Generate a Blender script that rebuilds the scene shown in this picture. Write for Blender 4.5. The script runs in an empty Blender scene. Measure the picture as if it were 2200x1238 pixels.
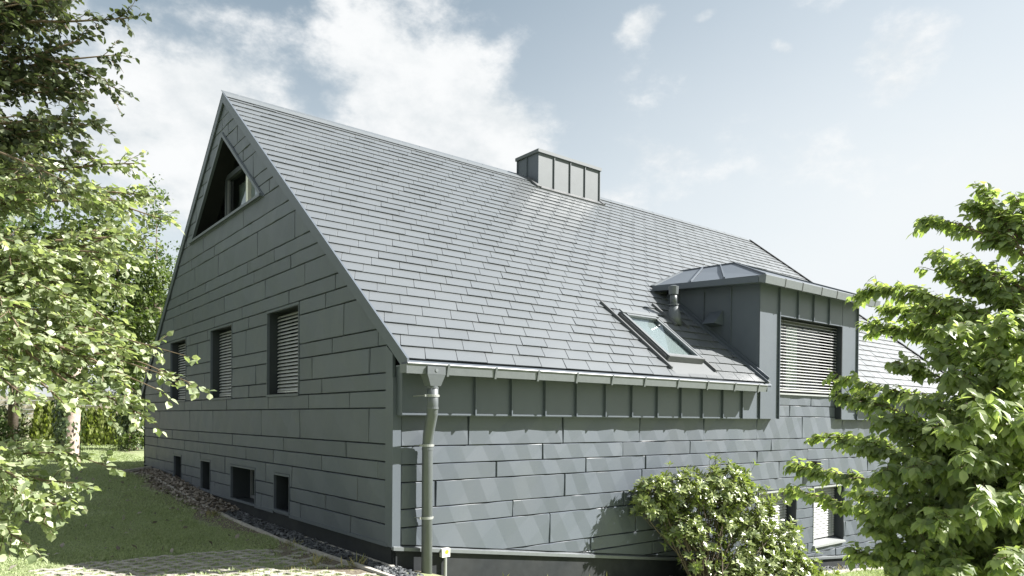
import bpy, bmesh, math, random
import numpy as np
from mathutils import Vector, Matrix

random.seed(7)
RNG = np.random.default_rng(11)
scene = bpy.context.scene
col = scene.collection
PI = math.pi

# ------------------------------------------------------------------ camera
cam_d = bpy.data.cameras.new("camera")
cam = bpy.data.objects.new("camera", cam_d)
col.objects.link(cam)
R_RIGHT = Vector((0.781939, -0.623302, 0.008098))
R_UP = Vector((0.000674, 0.013837, 0.999904))
R_FWD = Vector((0.623354, 0.781859, -0.011239))
CAM = Vector((-3.945, -7.072, 1.75))
mw = Matrix.Identity(4)
for i in range(3):
    mw[i][0] = R_RIGHT[i]; mw[i][1] = R_UP[i]; mw[i][2] = -R_FWD[i]; mw[i][3] = CAM[i]
cam.matrix_world = mw
cam_d.sensor_fit = 'HORIZONTAL'
cam_d.sensor_width = 36.0
cam_d.lens = 36.0 * 1540.71 / 2200.0
cam_d.shift_y = (917.14 - 619.0) / 2200.0
cam_d.clip_start = 0.05
cam_d.clip_end = 2000
scene.camera = cam

# ------------------------------------------------------------------ sun + sky
SUN_A = math.radians(55.0)      # horizontal angle from the long wall's normal
SUN_E = math.radians(39.0)
SUN = Vector((math.sin(SUN_A) * math.cos(SUN_E), -math.cos(SUN_A) * math.cos(SUN_E), math.sin(SUN_E)))
sun_d = bpy.data.lights.new("sun", 'SUN')
sun_d.energy = 5.0
sun_d.angle = math.radians(0.5)
sun_d.color = (1.0, 0.962, 0.905)
sun = bpy.data.objects.new("sun", sun_d)
col.objects.link(sun)
sun.rotation_euler = SUN.to_track_quat('Z', 'Y').to_euler()
sun.location = (20, -20, 30)

world = bpy.data.worlds.new("World")
scene.world = world
world.use_nodes = True
SKY_STRENGTH = 0.05


def build_world():
    nt = world.node_tree
    N = nt.nodes
    L = nt.links
    N.clear()
    out = N.new("ShaderNodeOutputWorld")
    bg = N.new("ShaderNodeBackground")
    bg.inputs[1].default_value = SKY_STRENGTH
    L.new(bg.outputs[0], out.inputs[0])
    sky = N.new("ShaderNodeTexSky")
    sky.sky_type = 'NISHITA'
    sky.sun_disc = False
    sky.sun_elevation = SUN_E
    sky.sun_rotation = math.atan2(SUN.x, SUN.y)
    sky.air_density = 1.0
    sky.dust_density = 1.4
    sky.ozone_density = 1.2

    def M(op, a, b=None, c=None, clamp=False):
        n = N.new("ShaderNodeMath"); n.operation = op; n.use_clamp = clamp
        for i, v in enumerate((a, b, c)):
            if v is None: continue
            if isinstance(v, (int, float)): n.inputs[i].default_value = v
            else: L.new(v, n.inputs[i])
        return n.outputs[0]

    def sstep(x, a, b):
        n = N.new("ShaderNodeMapRange"); n.interpolation_type = 'SMOOTHSTEP'
        L.new(x, n.inputs[0])
        n.inputs[1].default_value = a; n.inputs[2].default_value = b
        return n.outputs[0]

    def mixc(fac, a, b):
        n = N.new("ShaderNodeMix"); n.data_type = 'RGBA'
        if isinstance(fac, (int, float)): n.inputs[0].default_value = fac
        else: L.new(fac, n.inputs[0])
        for s, v in ((n.inputs[6], a), (n.inputs[7], b)):
            if isinstance(v, tuple): s.default_value = (*v, 1)
            else: L.new(v, s)
        return n.outputs[2]
    tc = N.new("ShaderNodeTexCoord")
    sep = N.new("ShaderNodeSeparateXYZ")
    L.new(tc.outputs["Generated"], sep.inputs[0])
    x, y, z = sep.outputs
    el = M('ARCSINE', z)                                     # elevation, radians
    # azimuth measured clockwise from the direction (0.623, 0.782)
    fx = M('ADD', M('MULTIPLY', x, 0.6234), M('MULTIPLY', y, 0.7819))
    rx = M('ADD', M('MULTIPLY', x, 0.7819), M('MULTIPLY', y, -0.6234))
    az = M('ARCTAN2', rx, fx)

    def noise(scale, detail, rough, zs, off):
        mp = N.new("ShaderNodeMapping")
        mp.inputs['Scale'].default_value = (scale, scale, scale * zs)
        mp.inputs['Location'].default_value = off
        L.new(tc.outputs["Generated"], mp.inputs[0])
        n = N.new("ShaderNodeTexNoise")
        n.inputs['Scale'].default_value = 1.0
        n.inputs['Detail'].default_value = detail
        n.inputs['Roughness'].default_value = rough
        L.new(mp.outputs[0], n.inputs['Vector'])
        return n.outputs[0]
    n1 = noise(3.2, 9, 0.60, 1.9, (4.1, 2.2, 0.3))
    n2 = noise(9.0, 8, 0.62, 1.6, (1.3, 7.7, 2.1))
    nn = M('ADD', M('MULTIPLY', n1, 0.52), M('MULTIPLY', n2, 0.48))
    # where the clouds of this sky stand: (azimuth, elevation, half width, half height, tilt, weight)
    blobs = [(-0.42, 0.37, 0.34, 0.18, -0.45, 0.22), (-0.12, 0.40, 0.26, 0.15, -0.55, 0.24), (-0.62, 0.34, 0.24, 0.13, 0.0, 0.18),
             (0.02, 0.31, 0.20, 0.07, -0.35, 0.18), (-0.30, 0.27, 0.40, 0.12, -0.1, 0.14), (-0.14, 0.50, 0.10, 0.06, 0.0, 0.16),
             (0.172, 0.497, 0.045, 0.022, 0.4, 0.20), (0.258, 0.497, 0.026, 0.011, 0.2, 0.18), (0.355, 0.452, 0.026, 0.012, -0.4, 0.16), (0.50, 0.42, 0.07, 0.055, 0.2, 0.17),
             (0.20, 0.345, 0.10, 0.03, -0.1, 0.10), (0.36, 0.33, 0.15, 0.05, -0.2, 0.08), (-0.5, 0.53, 0.12, 0.03, -0.3, 0.15)]
    cov = None
    for (a, e, w, h, t, g) in blobs:
        da = M('SUBTRACT', az, a); de = M('SUBTRACT', el, e)
        u = M('ADD', M('MULTIPLY', da, math.cos(t) / w), M('MULTIPLY', de, math.sin(t) / w))
        v = M('ADD', M('MULTIPLY', da, -math.sin(t) / h), M('MULTIPLY', de, math.cos(t) / h))
        r = M('SQRT', M('ADD', M('MULTIPLY', u, u), M('MULTIPLY', v, v)))
        k = M('MULTIPLY', sstep(r, 1.35, 0.15), g)
        cov = k if cov is None else M('MAXIMUM', cov, k)
    rest = M('MULTIPLY', M('MAXIMUM', sstep(M('ABSOLUTE', az), 0.66, 0.95), sstep(el, 0.60, 0.85)), 0.15)   # ordinary broken cloud all round
    cov = M('MAXIMUM', cov, rest)
    dens = sstep(M('ADD', nn, cov), 0.575, 0.735)
    # thin veil whitening the sky towards the horizon and the sun side
    sd = N.new("ShaderNodeVectorMath"); sd.operation = 'DOT_PRODUCT'
    L.new(tc.outputs["Generated"], sd.inputs[0]); sd.inputs[1].default_value = SUN
    veil_h = sstep(el, 0.60, 0.08)
    veil_s = sstep(sd.outputs["Value"], 0.10, 0.80)
    veil = M('ADD', M('MULTIPLY', veil_h, 0.72), M('MULTIPLY', M('MULTIPLY', veil_s, sstep(el, 0.9, 0.2)), 0.62), clamp=True)
    veil = M('MULTIPLY', veil, M('ADD', 0.86, M('MULTIPLY', nn, 0.28)), clamp=True)
    hsv = N.new("ShaderNodeHueSaturation")
    hsv.inputs['Hue'].default_value = 0.474
    hsv.inputs['Saturation'].default_value = 0.66
    hsv.inputs['Value'].default_value = 0.92
    L.new(sky.outputs[0], hsv.inputs['Color'])
    base = mixc(veil, hsv.outputs[0], (5.35, 5.6, 5.75))
    shade = mixc(sstep(n2, 0.35, 0.65), (4.7, 4.95, 5.1), (5.75, 5.85, 5.9))
    final = mixc(dens, base, shade)
    below = sstep(z, 0.0, -0.05)
    final = mixc(below, final, (1.0, 1.05, 0.8))
    L.new(final, bg.inputs[0])


build_world()
vs = scene.view_settings
vs.view_transform = 'Standard'
vs.look = 'None'
vs.gamma = 1.0
vs.use_curve_mapping = False
vs.exposure = 1.75
scene.cycles.use_denoising = True
scene.cycles.max_bounces = 8
scene.cycles.transparent_max_bounces = 12


# ------------------------------------------------------------------ materials
def new_mat(name):
    m = bpy.data.materials.new(name); m.use_nodes = True
    nt = m.node_tree; nt.nodes.clear()
    return m, nt.nodes, nt.links


def principled(name, color, rough=0.5, metal=0.0, noise_scale=0, noise_amt=0.0, bump=0.0, bump_scale=60, spec=0.5, obj_var=0.0, grime=0.0, coat=0.0, streak=False):
    m, N, L = new_mat(name)
    out = N.new("ShaderNodeOutputMaterial")
    p = N.new("ShaderNodeBsdfPrincipled")
    L.new(p.outputs[0], out.inputs[0])
    p.inputs['Roughness'].default_value = rough
    p.inputs['Metallic'].default_value = metal
    p.inputs['Specular IOR Level'].default_value = spec
    if coat:
        p.inputs['Coat Weight'].default_value = coat; p.inputs['Coat Roughness'].default_value = 0.22
    tc = N.new("ShaderNodeNewGeometry")
    cur = None
    rgb = N.new("ShaderNodeRGB"); rgb.outputs[0].default_value = (*color, 1)
    cur = rgb.outputs[0]
    if noise_scale:
        n = N.new("ShaderNodeTexNoise"); n.inputs['Scale'].default_value = noise_scale; n.inputs['Detail'].default_value = 6
        n.inputs['Roughness'].default_value = 0.6
        L.new(tc.outputs['Position'], n.inputs['Vector'])
        mr = N.new("ShaderNodeMapRange"); mr.inputs[1].default_value = 0.3; mr.inputs[2].default_value = 0.7
        mr.inputs[3].default_value = 1 - noise_amt; mr.inputs[4].default_value = 1 + noise_amt
        L.new(n.outputs[0], mr.inputs[0])
        mx = N.new("ShaderNodeVectorMath"); mx.operation = 'SCALE'
        L.new(cur, mx.inputs[0]); L.new(mr.outputs[0], mx.inputs['Scale'])
        cur = mx.outputs[0]
    if grime:
        n = N.new("ShaderNodeTexNoise"); n.inputs['Scale'].default_value = 1.7; n.inputs['Detail'].default_value = 8
        mp = N.new("ShaderNodeMapping"); mp.inputs['Scale'].default_value = (1, 1, 0.35) if streak else (1, 1, 1)
        L.new(tc.outputs['Position'], mp.inputs[0]); L.new(mp.outputs[0], n.inputs['Vector'])
        mr = N.new("ShaderNodeMapRange"); mr.inputs[1].default_value = 0.4; mr.inputs[2].default_value = 0.75
        mr.inputs[3].default_value = 0; mr.inputs[4].default_value = grime
        L.new(n.outputs[0], mr.inputs[0])
        mx = N.new("ShaderNodeMix"); mx.data_type = 'RGBA'
        L.new(mr.outputs[0], mx.inputs[0]); L.new(cur, mx.inputs[6]); mx.inputs[7].default_value = (0.26, 0.25, 0.225, 1)
        cur = mx.outputs[2]
    if obj_var:
        oi = N.new("ShaderNodeObjectInfo")
        mr = N.new("ShaderNodeMapRange"); mr.inputs[3].default_value = 1 - obj_var; mr.inputs[4].default_value = 1 + obj_var
        L.new(oi.outputs['Random'], mr.inputs[0])
        mx = N.new("ShaderNodeVectorMath"); mx.operation = 'SCALE'
        L.new(cur, mx.inputs[0]); L.new(mr.outputs[0], mx.inputs['Scale'])
        cur = mx.outputs[0]
    L.new(cur, p.inputs['Base Color'])
    if bump:
        n = N.new("ShaderNodeTexNoise"); n.inputs['Scale'].default_value = bump_scale; n.inputs['Detail'].default_value = 4
        L.new(tc.outputs['Position'], n.inputs['Vector'])
        b = N.new("ShaderNodeBump"); b.inputs['Strength'].default_value = bump; b.inputs['Distance'].default_value = 0.01
        L.new(n.outputs[0], b.inputs['Height']); L.new(b.outputs[0], p.inputs['Normal'])
    return m


def leaf_mat(name, c1, c2, trans=0.3, rough=0.38, spec=0.5, tcol=None):
    m, N, L = new_mat(name)
    out = N.new("ShaderNodeOutputMaterial")
    at = N.new("ShaderNodeAttribute"); at.attribute_name = 'rnd'
    mx = N.new("ShaderNodeMix"); mx.data_type = 'RGBA'
    L.new(at.outputs['Fac'], mx.inputs[0])
    mx.inputs[6].default_value = (*c1, 1); mx.inputs[7].default_value = (*c2, 1)
    p = N.new("ShaderNodeBsdfPrincipled")
    p.inputs['Roughness'].default_value = rough
    p.inputs['Specular IOR Level'].default_value = spec
    L.new(mx.outputs[2], p.inputs['Base Color'])
    t = N.new("ShaderNodeBsdfTranslucent")
    tm = N.new("ShaderNodeMix"); tm.data_type = 'RGBA'; tm.blend_type = 'MULTIPLY'; tm.inputs[0].default_value = 1
    L.new(mx.outputs[2], tm.inputs[6]); tm.inputs[7].default_value = (*(tcol or (1.7, 1.9, 0.7)), 1)
    L.new(tm.outputs[2], t.inputs[0])
    ms = N.new("ShaderNodeMixShader"); ms.inputs[0].default_value = trans
    L.new(p.outputs[0], ms.inputs[1]); L.new(t.outputs[0], ms.inputs[2])
    L.new(ms.outputs[0], out.inputs[0])
    return m


MT = {}
MT['clad'] = principled('anthracite_stucco_aluminium', (0.075, 0.0895, 0.110), 0.50, 0.0, 420, 0.10, 0.06, 500, 0.5, 0.075, 0.06, 0.0, True)
MT['roof'] = principled('grey_roof_aluminium', (0.092, 0.103, 0.112), 0.44, 0.0, 300, 0.05, 0.03, 420, 1.0, 0.032, 0.03, 0.55)
MT['sheet'] = principled('anthracite_sheet_metal', (0.076, 0.091, 0.111), 0.46, 0.0, 6, 0.04, 0.02, 200, 0.5, 0.03, 0.02)
MT['lightsheet'] = principled('pale_chimney_sheet', (0.105, 0.118, 0.128), 0.62, 0.0, 5, 0.05, 0.02, 200, 0.35)
MT['gutter'] = principled('grey_gutter_metal', (0.125, 0.138, 0.148), 0.42, 0.1, 14, 0.07, 0.0, 60, 0.5)
MT['pipe'] = principled('grey_pipe_metal', (0.095, 0.106, 0.115), 0.40, 0.1, 14, 0.06, 0.0, 60, 0.5)
MT['dark'] = principled('dark_backing', (0.012, 0.014, 0.016), 0.8, 0, 0, 0, 0, 60, 0.2)
MT['reveal'] = principled('dark_blue_reveal', (0.022, 0.028, 0.034), 0.5)
MT['black'] = principled('black_reveal', (0.01, 0.011, 0.012), 0.6, 0, 0, 0, 0, 60, 0.2)
MT['plinth'] = principled('charcoal_plinth_render', (0.020, 0.023, 0.026), 0.85, 0, 9, 0.14, 0.12, 120, 0.2, 0, 0.05)
MT['slat'] = principled('silver_blind_slat', (0.46, 0.47, 0.475), 0.34, 0.2, 0, 0, 0, 60, 0.5)
MT['slatcord'] = principled('blind_cord', (0.03, 0.03, 0.03), 0.7)
MT['wframe'] = principled('grey_window_frame', (0.20, 0.21, 0.215), 0.4)
MT['dframe'] = principled('dark_window_frame', (0.09, 0.095, 0.10), 0.45)
MT['curtain'] = principled('white_curtain', (0.75, 0.75, 0.73), 0.9)
MT['sill'] = principled('pale_metal_sill', (0.33, 0.345, 0.35), 0.35, 0.2, 10, 0.05)
MT['concrete'] = principled('weathered_concrete', (0.33, 0.315, 0.28), 0.9, 0, 7, 0.25, 0.25, 90, 0.2, 0.13, 0.3)
MT['kerb'] = principled('pale_kerb_concrete', (0.36, 0.345, 0.31), 0.9, 0, 9, 0.22, 0.2, 90, 0.2, 0.08, 0.2)
MT['bark'] = principled('grey_brown_bark', (0.11, 0.09, 0.07), 0.9, 0, 14, 0.4, 0.8, 40, 0.2)
MT['palebark'] = principled('pale_bark', (0.34, 0.28, 0.23), 0.9, 0, 9, 0.35, 0.6, 30, 0.2)
MT['twig'] = principled('brown_twig', (0.13, 0.095, 0.06), 0.8, 0, 30, 0.25)
MT['wood'] = principled('silvered_fence_board', (0.42, 0.38, 0.31), 0.85, 0, 5, 0.2, 0.2, 40, 0.2, 0.12)
MT['white'] = principled('white_plastic', (0.72, 0.72, 0.68), 0.45)
MT['yellow'] = principled('yellow_plastic', (0.75, 0.52, 0.03), 0.45)
MT['galv'] = principled('galvanised_post', (0.30, 0.31, 0.31), 0.4, 0.3)


def glass_mat():
    m, N, L = new_mat('window_glass')
    out = N.new("ShaderNodeOutputMaterial")
    g = N.new("ShaderNodeBsdfGlossy"); g.inputs['Roughness'].default_value = 0.02; g.inputs['Color'].default_value = (0.9, 0.93, 0.95, 1)
    t = N.new("ShaderNodeBsdfTransparent"); t.inputs[0].default_value = (0.78, 0.82, 0.82, 1)
    fr = N.new("ShaderNodeFresnel"); fr.inputs[0].default_value = 1.45
    mr = N.new("ShaderNodeMapRange"); mr.inputs[3].default_value = 0.06; mr.inputs[4].default_value = 1.0
    L.new(fr.outputs[0], mr.inputs[0])
    ge = N.new("ShaderNodeNewGeometry"); iv = N.new("ShaderNodeMath"); iv.operation = 'SUBTRACT'; iv.inputs[0].default_value = 1.0
    L.new(ge.outputs['Backfacing'], iv.inputs[1])
    fm = N.new("ShaderNodeMath"); fm.operation = 'MULTIPLY'; L.new(mr.outputs[0], fm.inputs[0]); L.new(iv.outputs[0], fm.inputs[1])
    ms = N.new("ShaderNodeMixShader")
    L.new(fm.outputs[0], ms.inputs[0]); L.new(t.outputs[0], ms.inputs[1]); L.new(g.outputs[0], ms.inputs[2])
    L.new(ms.outputs[0], out.inputs[0])
    return m


MT['glass'] = glass_mat()
MT['apple'] = leaf_mat('apple_leaf', (0.125, 0.165, 0.080), (0.40, 0.435, 0.29), 0.36, 0.42, 0.6, (1.5, 1.65, 0.75))
MT['leafshade'] = leaf_mat('shade_tinted_leaf', (0.035, 0.05, 0.028), (0.10, 0.12, 0.065), 0.25, 0.40, 0.45, (1.4, 1.5, 0.7))  # shade of the upper left crown, painted in as a darker leaf colour
MT['dogwood'] = leaf_mat('dogwood_leaf', (0.150, 0.205, 0.095), (0.31, 0.36, 0.185), 0.54, 0.45, 0.45, (1.5, 1.6, 0.7))
MT['rhodo'] = leaf_mat('rhododendron_leaf', (0.075, 0.11, 0.038), (0.27, 0.31, 0.12), 0.2, 0.30, 0.7)
MT['cherry'] = leaf_mat('cherry_leaf', (0.045, 0.075, 0.022), (0.11, 0.14, 0.045), 0.3, 0.45, 0.4)
MT['ivy'] = leaf_mat('ivy_leaf', (0.02, 0.04, 0.016), (0.10, 0.135, 0.05), 0.15, 0.33, 0.6)
MT['thuja'] = leaf_mat('lime_thuja_foliage', (0.15, 0.19, 0.055), (0.28, 0.31, 0.12), 0.3, 0.6, 0.2)
MT['far'] = leaf_mat('far_tree_leaf', (0.04, 0.07, 0.025), (0.10, 0.14, 0.05), 0.3, 0.5, 0.3)
MT['shrub'] = leaf_mat('dark_shrub_leaf', (0.025, 0.042, 0.018), (0.10, 0.12, 0.04), 0.2, 0.4, 0.4)
MT['grass'] = leaf_mat('lawn_grass', (0.21, 0.265, 0.13), (0.40, 0.45, 0.265), 0.35, 0.5, 0.35, (1.3, 1.4, 0.8))
MT['straw'] = leaf_mat('dry_straw_grass', (0.16, 0.18, 0.07), (0.36, 0.33, 0.19), 0.25, 0.6, 0.2, (1.2, 1.1, 0.7))
MT['slate'] = leaf_mat('slate_chip', (0.035, 0.040, 0.046), (0.12, 0.127, 0.132), 0.0, 0.6, 0.4)
MT['litter'] = leaf_mat('dead_leaf', (0.11, 0.095, 0.078), (0.34, 0.31, 0.27), 0.1, 0.7, 0.2, (1.2, 1.0, 0.7))


# ------------------------------------------------------------------ object helpers
WL = {}


def wl(o):
    return WL.get(o.name, Vector((0, 0, 0)))


def add(name, verts, faces, mat, parent=None, rnd=None, smooth=False, origin=None):
    verts = np.asarray(verts, dtype=float)
    mn = verts.min(0); mx = verts.max(0)
    org = np.array([(mn[0] + mx[0]) / 2, (mn[1] + mx[1]) / 2, mn[2]]) if origin is None else np.array(origin)
    me = bpy.data.meshes.new(name)
    me.from_pydata((verts - org).tolist(), [], faces if isinstance(faces, list) else faces.tolist())
    if rnd is not None:
        a = me.attributes.new('rnd', 'FLOAT', 'POINT')
        a.data.foreach_set('value', np.asarray(rnd, dtype=np.float32))
    if smooth:
        me.polygons.foreach_set('use_smooth', [True] * len(me.polygons))
    me.materials.append(MT[mat])
    me.update()
    return link(name, me, org, parent)


def link(name, me, org, parent=None):
    o = bpy.data.objects.new(name, me)
    col.objects.link(o)
    org = Vector(org)
    WL[o.name] = org
    if parent is not None:
        o.parent = parent
        o.location = org - wl(parent)
    else:
        o.location = org
    return o


def empty(name, loc):
    return link(name, None, loc)


def tag(o, label=None, cat=None, group=None, kind=None):
    if label: o['label'] = label
    if cat: o['category'] = cat
    if group: o['group'] = group
    if kind: o['kind'] = kind
    return o


class MB:
    def __init__(s): s.v = []; s.f = []

    def poly(s, pts):
        b = len(s.v); s.v += [tuple(p) for p in pts]; s.f.append(list(range(b, b + len(pts)))); return s

    def box(s, x0, x1, y0, y1, z0, z1):
        return s.hexa([(x0, y0, z0), (x1, y0, z0), (x1, y1, z0), (x0, y1, z0)], [(x0, y0, z1), (x1, y0, z1), (x1, y1, z1), (x0, y1, z1)])

    def hexa(s, bot, top):
        b = len(s.v); n = len(bot)
        s.v += [tuple(p) for p in bot] + [tuple(p) for p in top]
        s.f.append([b + n - 1 - i for i in range(n)])
        s.f.append([b + n + i for i in range(n)])
        for i in range(n):
            j = (i + 1) % n
            s.f.append([b + i, b + j, b + n + j, b + n + i])
        return s

    def extrude(s, pts, d):
        d = Vector(d)
        return s.hexa(pts, [tuple(Vector(p) + d) for p in pts])

    def tube(s, path, rad, n=8, cap=True):
        path = [Vector(p) for p in path]
        if not isinstance(rad, (list, tuple)): rad = [rad] * len(path)
        b = len(s.v)
        ref = None
        for i, p in enumerate(path):
            t = (path[min(i + 1, len(path) - 1)] - path[max(i - 1, 0)]).normalized()
            if ref is None:
                ref = Vector((0, 0, 1)) if abs(t.z) < 0.9 else Vector((1, 0, 0))
                ref = ref.cross(t).normalized()
            ref = (ref - t * ref.dot(t)).normalized()
            bi = t.cross(ref)
            for k in range(n):
                a = 2 * PI * k / n
                s.v.append(tuple(p + (ref * math.cos(a) + bi * math.sin(a)) * rad[i]))
        for i in range(len(path) - 1):
            for k in range(n):
                k2 = (k + 1) % n
                s.f.append([b + i * n + k, b + i * n + k2, b + (i + 1) * n + k2, b + (i + 1) * n + k])
        if cap:
            s.f.append([b + n - 1 - k for k in range(n)])
            e = b + (len(path) - 1) * n
            s.f.append([e + k for k in range(n)])
        return s

    def build(s, name, mat, parent=None, smooth=False):
        return add(name, s.v, s.f, mat, parent, smooth=smooth)


# ------------------------------------------------------------------ polygons cut by lines, clad panels
def clip(poly, a, b):
    """keep the part of a 2D polygon to the left of the line a->b"""
    out = []
    n = len(poly)
    def side(p): return (b[0] - a[0]) * (p[1] - a[1]) - (b[1] - a[1]) * (p[0] - a[0])
    for i in range(n):
        p, q = poly[i], poly[(i + 1) % n]
        sp, sq = side(p), side(q)
        if sp >= 0: out.append(p)
        if (sp > 0 and sq < 0) or (sp < 0 and sq > 0):
            t = sp / (sp - sq)
            out.append((p[0] + (q[0] - p[0]) * t, p[1] + (q[1] - p[1]) * t))
    return out


def inside(poly, c):
    for i in range(len(poly)):
        a, b = poly[i], poly[(i + 1) % len(poly)]
        if (b[0] - a[0]) * (c[1] - a[1]) - (b[1] - a[1]) * (c[0] - a[0]) < -1e-9: return False
    return True


def area(poly):
    return 0.5 * sum(poly[i][0] * poly[(i + 1) % len(poly)][1] - poly[(i + 1) % len(poly)][0] * poly[i][1] for i in range(len(poly)))


def bis(bm, a, b):
    d = Vector((b[0] - a[0], b[1] - a[1], 0))
    nrm = Vector((d.y, -d.x, 0)).normalized()
    bmesh.ops.bisect_plane(bm, geom=bm.verts[:] + bm.edges[:] + bm.faces[:], dist=1e-5, plane_co=(a[0], a[1], 0), plane_no=nrm)


def cut_face(outline, holes):
    bm = bmesh.new()
    bm.faces.new([bm.verts.new((p[0], p[1], 0)) for p in outline])
    us = [p[0] for p in outline]; vs_ = [p[1] for p in outline]
    for h in holes:
        if max(p[0] for p in h) < min(us) or min(p[0] for p in h) > max(us) or max(p[1] for p in h) < min(vs_) or min(p[1] for p in h) > max(vs_): continue
        for i in range(len(h)): bis(bm, h[i], h[(i + 1) % len(h)])
        dead = [f for f in bm.faces if inside(h, f.calc_center_median())]
        if dead: bmesh.ops.delete(bm, geom=dead, context='FACES')
    loose = [v for v in bm.verts if not v.link_faces]
    if loose: bmesh.ops.delete(bm, geom=loose, context='VERTS')
    return bm


def islands(bm):
    seen = set(); res = []
    for f in bm.faces:
        if f in seen: continue
        st = [f]; isl = []
        seen.add(f)
        while st:
            g = st.pop(); isl.append(g)
            for e in g.edges:
                for k in e.link_faces:
                    if k not in seen: seen.add(k); st.append(k)
        res.append(isl)
    return res


def to_mesh(bm, frame, name, mat, parent):
    """frame = (origin, U, V, N)"""
    o, U, V, Nn = frame
    bm.verts.index_update()
    vs_ = [tuple(o + U * v.co.x + V * v.co.y + Nn * v.co.z) for v in bm.verts]
    flip = U.cross(V).dot(Nn) < 0
    fs = []
    for f in bm.faces:
        ids = [v.index for v in f.verts]
        fs.append(ids[::-1] if flip else ids)
    return add(name, vs_, fs, mat, parent)


def slab(outline, holes, frame, h0, h1, name, mat, parent):
    bm = cut_face(outline, holes)
    for v in bm.verts: v.co.z = h1
    r = bmesh.ops.extrude_face_region(bm, geom=bm.faces[:])
    for g in r['geom']:
        if isinstance(g, bmesh.types.BMVert): g.co.z = h0
    o = to_mesh(bm, frame, name, mat, parent)
    bm.free()
    return o


def panel(outline, holes, frame, parent, amp, rng, mat='clad'):
    """one folded cladding panel: rim, bevel, and a front of shallow tilted facets"""
    if abs(area(outline)) < 0.0012: return
    bm = cut_face(outline, holes)
    parts = islands(bm)
    if len(parts) > 1:
        outs = []
        for isl in parts:
            keep = [[(v.co.x, v.co.y) for v in f.verts] for f in isl]
            outs.append(keep)
        bm.free()
        for keep in outs:
            b2 = bmesh.new(); vm = {}
            for poly in keep:
                vv = []
                for p in poly:
                    k = (round(p[0], 5), round(p[1], 5))
                    if k not in vm: vm[k] = b2.verts.new((p[0], p[1], 0))
                    vv.append(vm[k])
                b2.faces.new(vv)
            finish_panel(b2, frame, parent, amp, rng, mat)
        return
    finish_panel(bm, frame, parent, amp, rng, mat)


def finish_panel(bm, frame, parent, amp, rng, mat):
    if sum(f.calc_area() for f in bm.faces) < 0.0015:
        bm.free(); return
    bmesh.ops.dissolve_limit(bm, angle_limit=0.01, verts=bm.verts[:], edges=bm.edges[:])
    bmesh.ops.inset_region(bm, faces=bm.faces[:], thickness=0.006, depth=0.0, use_even_offset=True, use_boundary=True)
    rim = set(v for v in bm.verts if v.is_boundary)
    us = [v.co.x for v in bm.verts]; vs_ = [v.co.y for v in bm.verts]
    u0, u1, w0, w1 = min(us), max(us), min(vs_), max(vs_)
    # two families of crease lines; the sheet is folded up or down by a few mm at each
    def at(l, v): return l[0] + (l[1] - l[0]) * (v - w0) / (w1 - w0)
    H_ = w1 - w0
    fa, fb = [], []
    ta = 0.50 + 0.2 * (rng.random() - 0.5); tb = 1.2 + 0.4 * (rng.random() - 0.5)
    u = u0 - H_ * .3 - 0.5 + rng.random() * 0.3; sg = 1
    while u < u1 + H_ * 0.9 + .5:
        fa.append((u + H_ * ta, u, amp * sg * (.35 + .65 * rng.random()))); sg = -sg
        u += 0.20 + 0.14 * rng.random()
    u = u0 - H_ * 1.7 - .7 + rng.random() * 0.4
    while u < u1 + 1.0:
        fb.append((u, u + H_ * tb, amp * 1.5 * sg * (.3 + .7 * rng.random()))); sg = -sg
        u += 0.40 + 0.26 * rng.random()
    for l in fa + fb:
        bis(bm, (l[0], w0), (l[1], w1))
    def fold(fam, x, y):
        for p, q in zip(fam[:-1], fam[1:]):
            xa, xb = at(p, y), at(q, y)
            if xa <= x <= xb: return p[2] + (q[2] - p[2]) * (x - xa) / max(xb - xa, 1e-6)
        return 0
    for v in bm.verts:
        if v.is_boundary: v.co.z = -0.008
        else: v.co.z = fold(fa, v.co.x, v.co.y) + fold(fb, v.co.x, v.co.y) + 0.004
    be = [e for e in bm.edges if e.is_boundary]
    r = bmesh.ops.extrude_edge_only(bm, edges=be)
    for g in r['geom']:
        if isinstance(g, bmesh.types.BMVert): g.co.z = -0.024
    big = [f for f in bm.faces if len(f.verts) > 3]
    bmesh.ops.triangulate(bm, faces=big)
    to_mesh(bm, frame, 'panel', mat, parent)
    bm.free()


GAB = (Vector((0, 0, 0)), Vector((0, 1, 0)), Vector((0, 0, 1)), Vector((-1, 0, 0)))      # u=Y v=Z
WAL = (Vector((0, 0, 0)), Vector((1, 0, 0)), Vector((0, 0, 1)), Vector((0, -1, 0)))      # u=X v=Z


def rect(u0, u1, v0, v1): return [(u0, v0), (u1, v0), (u1, v1), (u0, v1)]


# ------------------------------------------------------------------ the ground
def sm(x, a, b):
    t = np.clip((x - a) / (b - a), 0, 1); return t * t * (3 - 2 * t)


def gz(x, y):
    x = np.asarray(x, float); y = np.asarray(y, float)
    z = 0.06 + 0.03 * sm(y, 0, 4) + 0.36 * sm(y, 3.5, 11.5) + 0.10 * sm(y, 11, 15) + 0.06 * sm(y, 15, 25)
    xx = np.clip(x - 0.15, 0, None)
    z = z - np.where(xx < 1.5, 0.31 * xx, 0.465 + 0.088 * (np.minimum(xx, 16) - 1.5)) * (1 - sm(y, 6, 12))
    z = z - 0.05 * sm(-y, 0.5, 5) * (x < 0)
    return z


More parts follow.
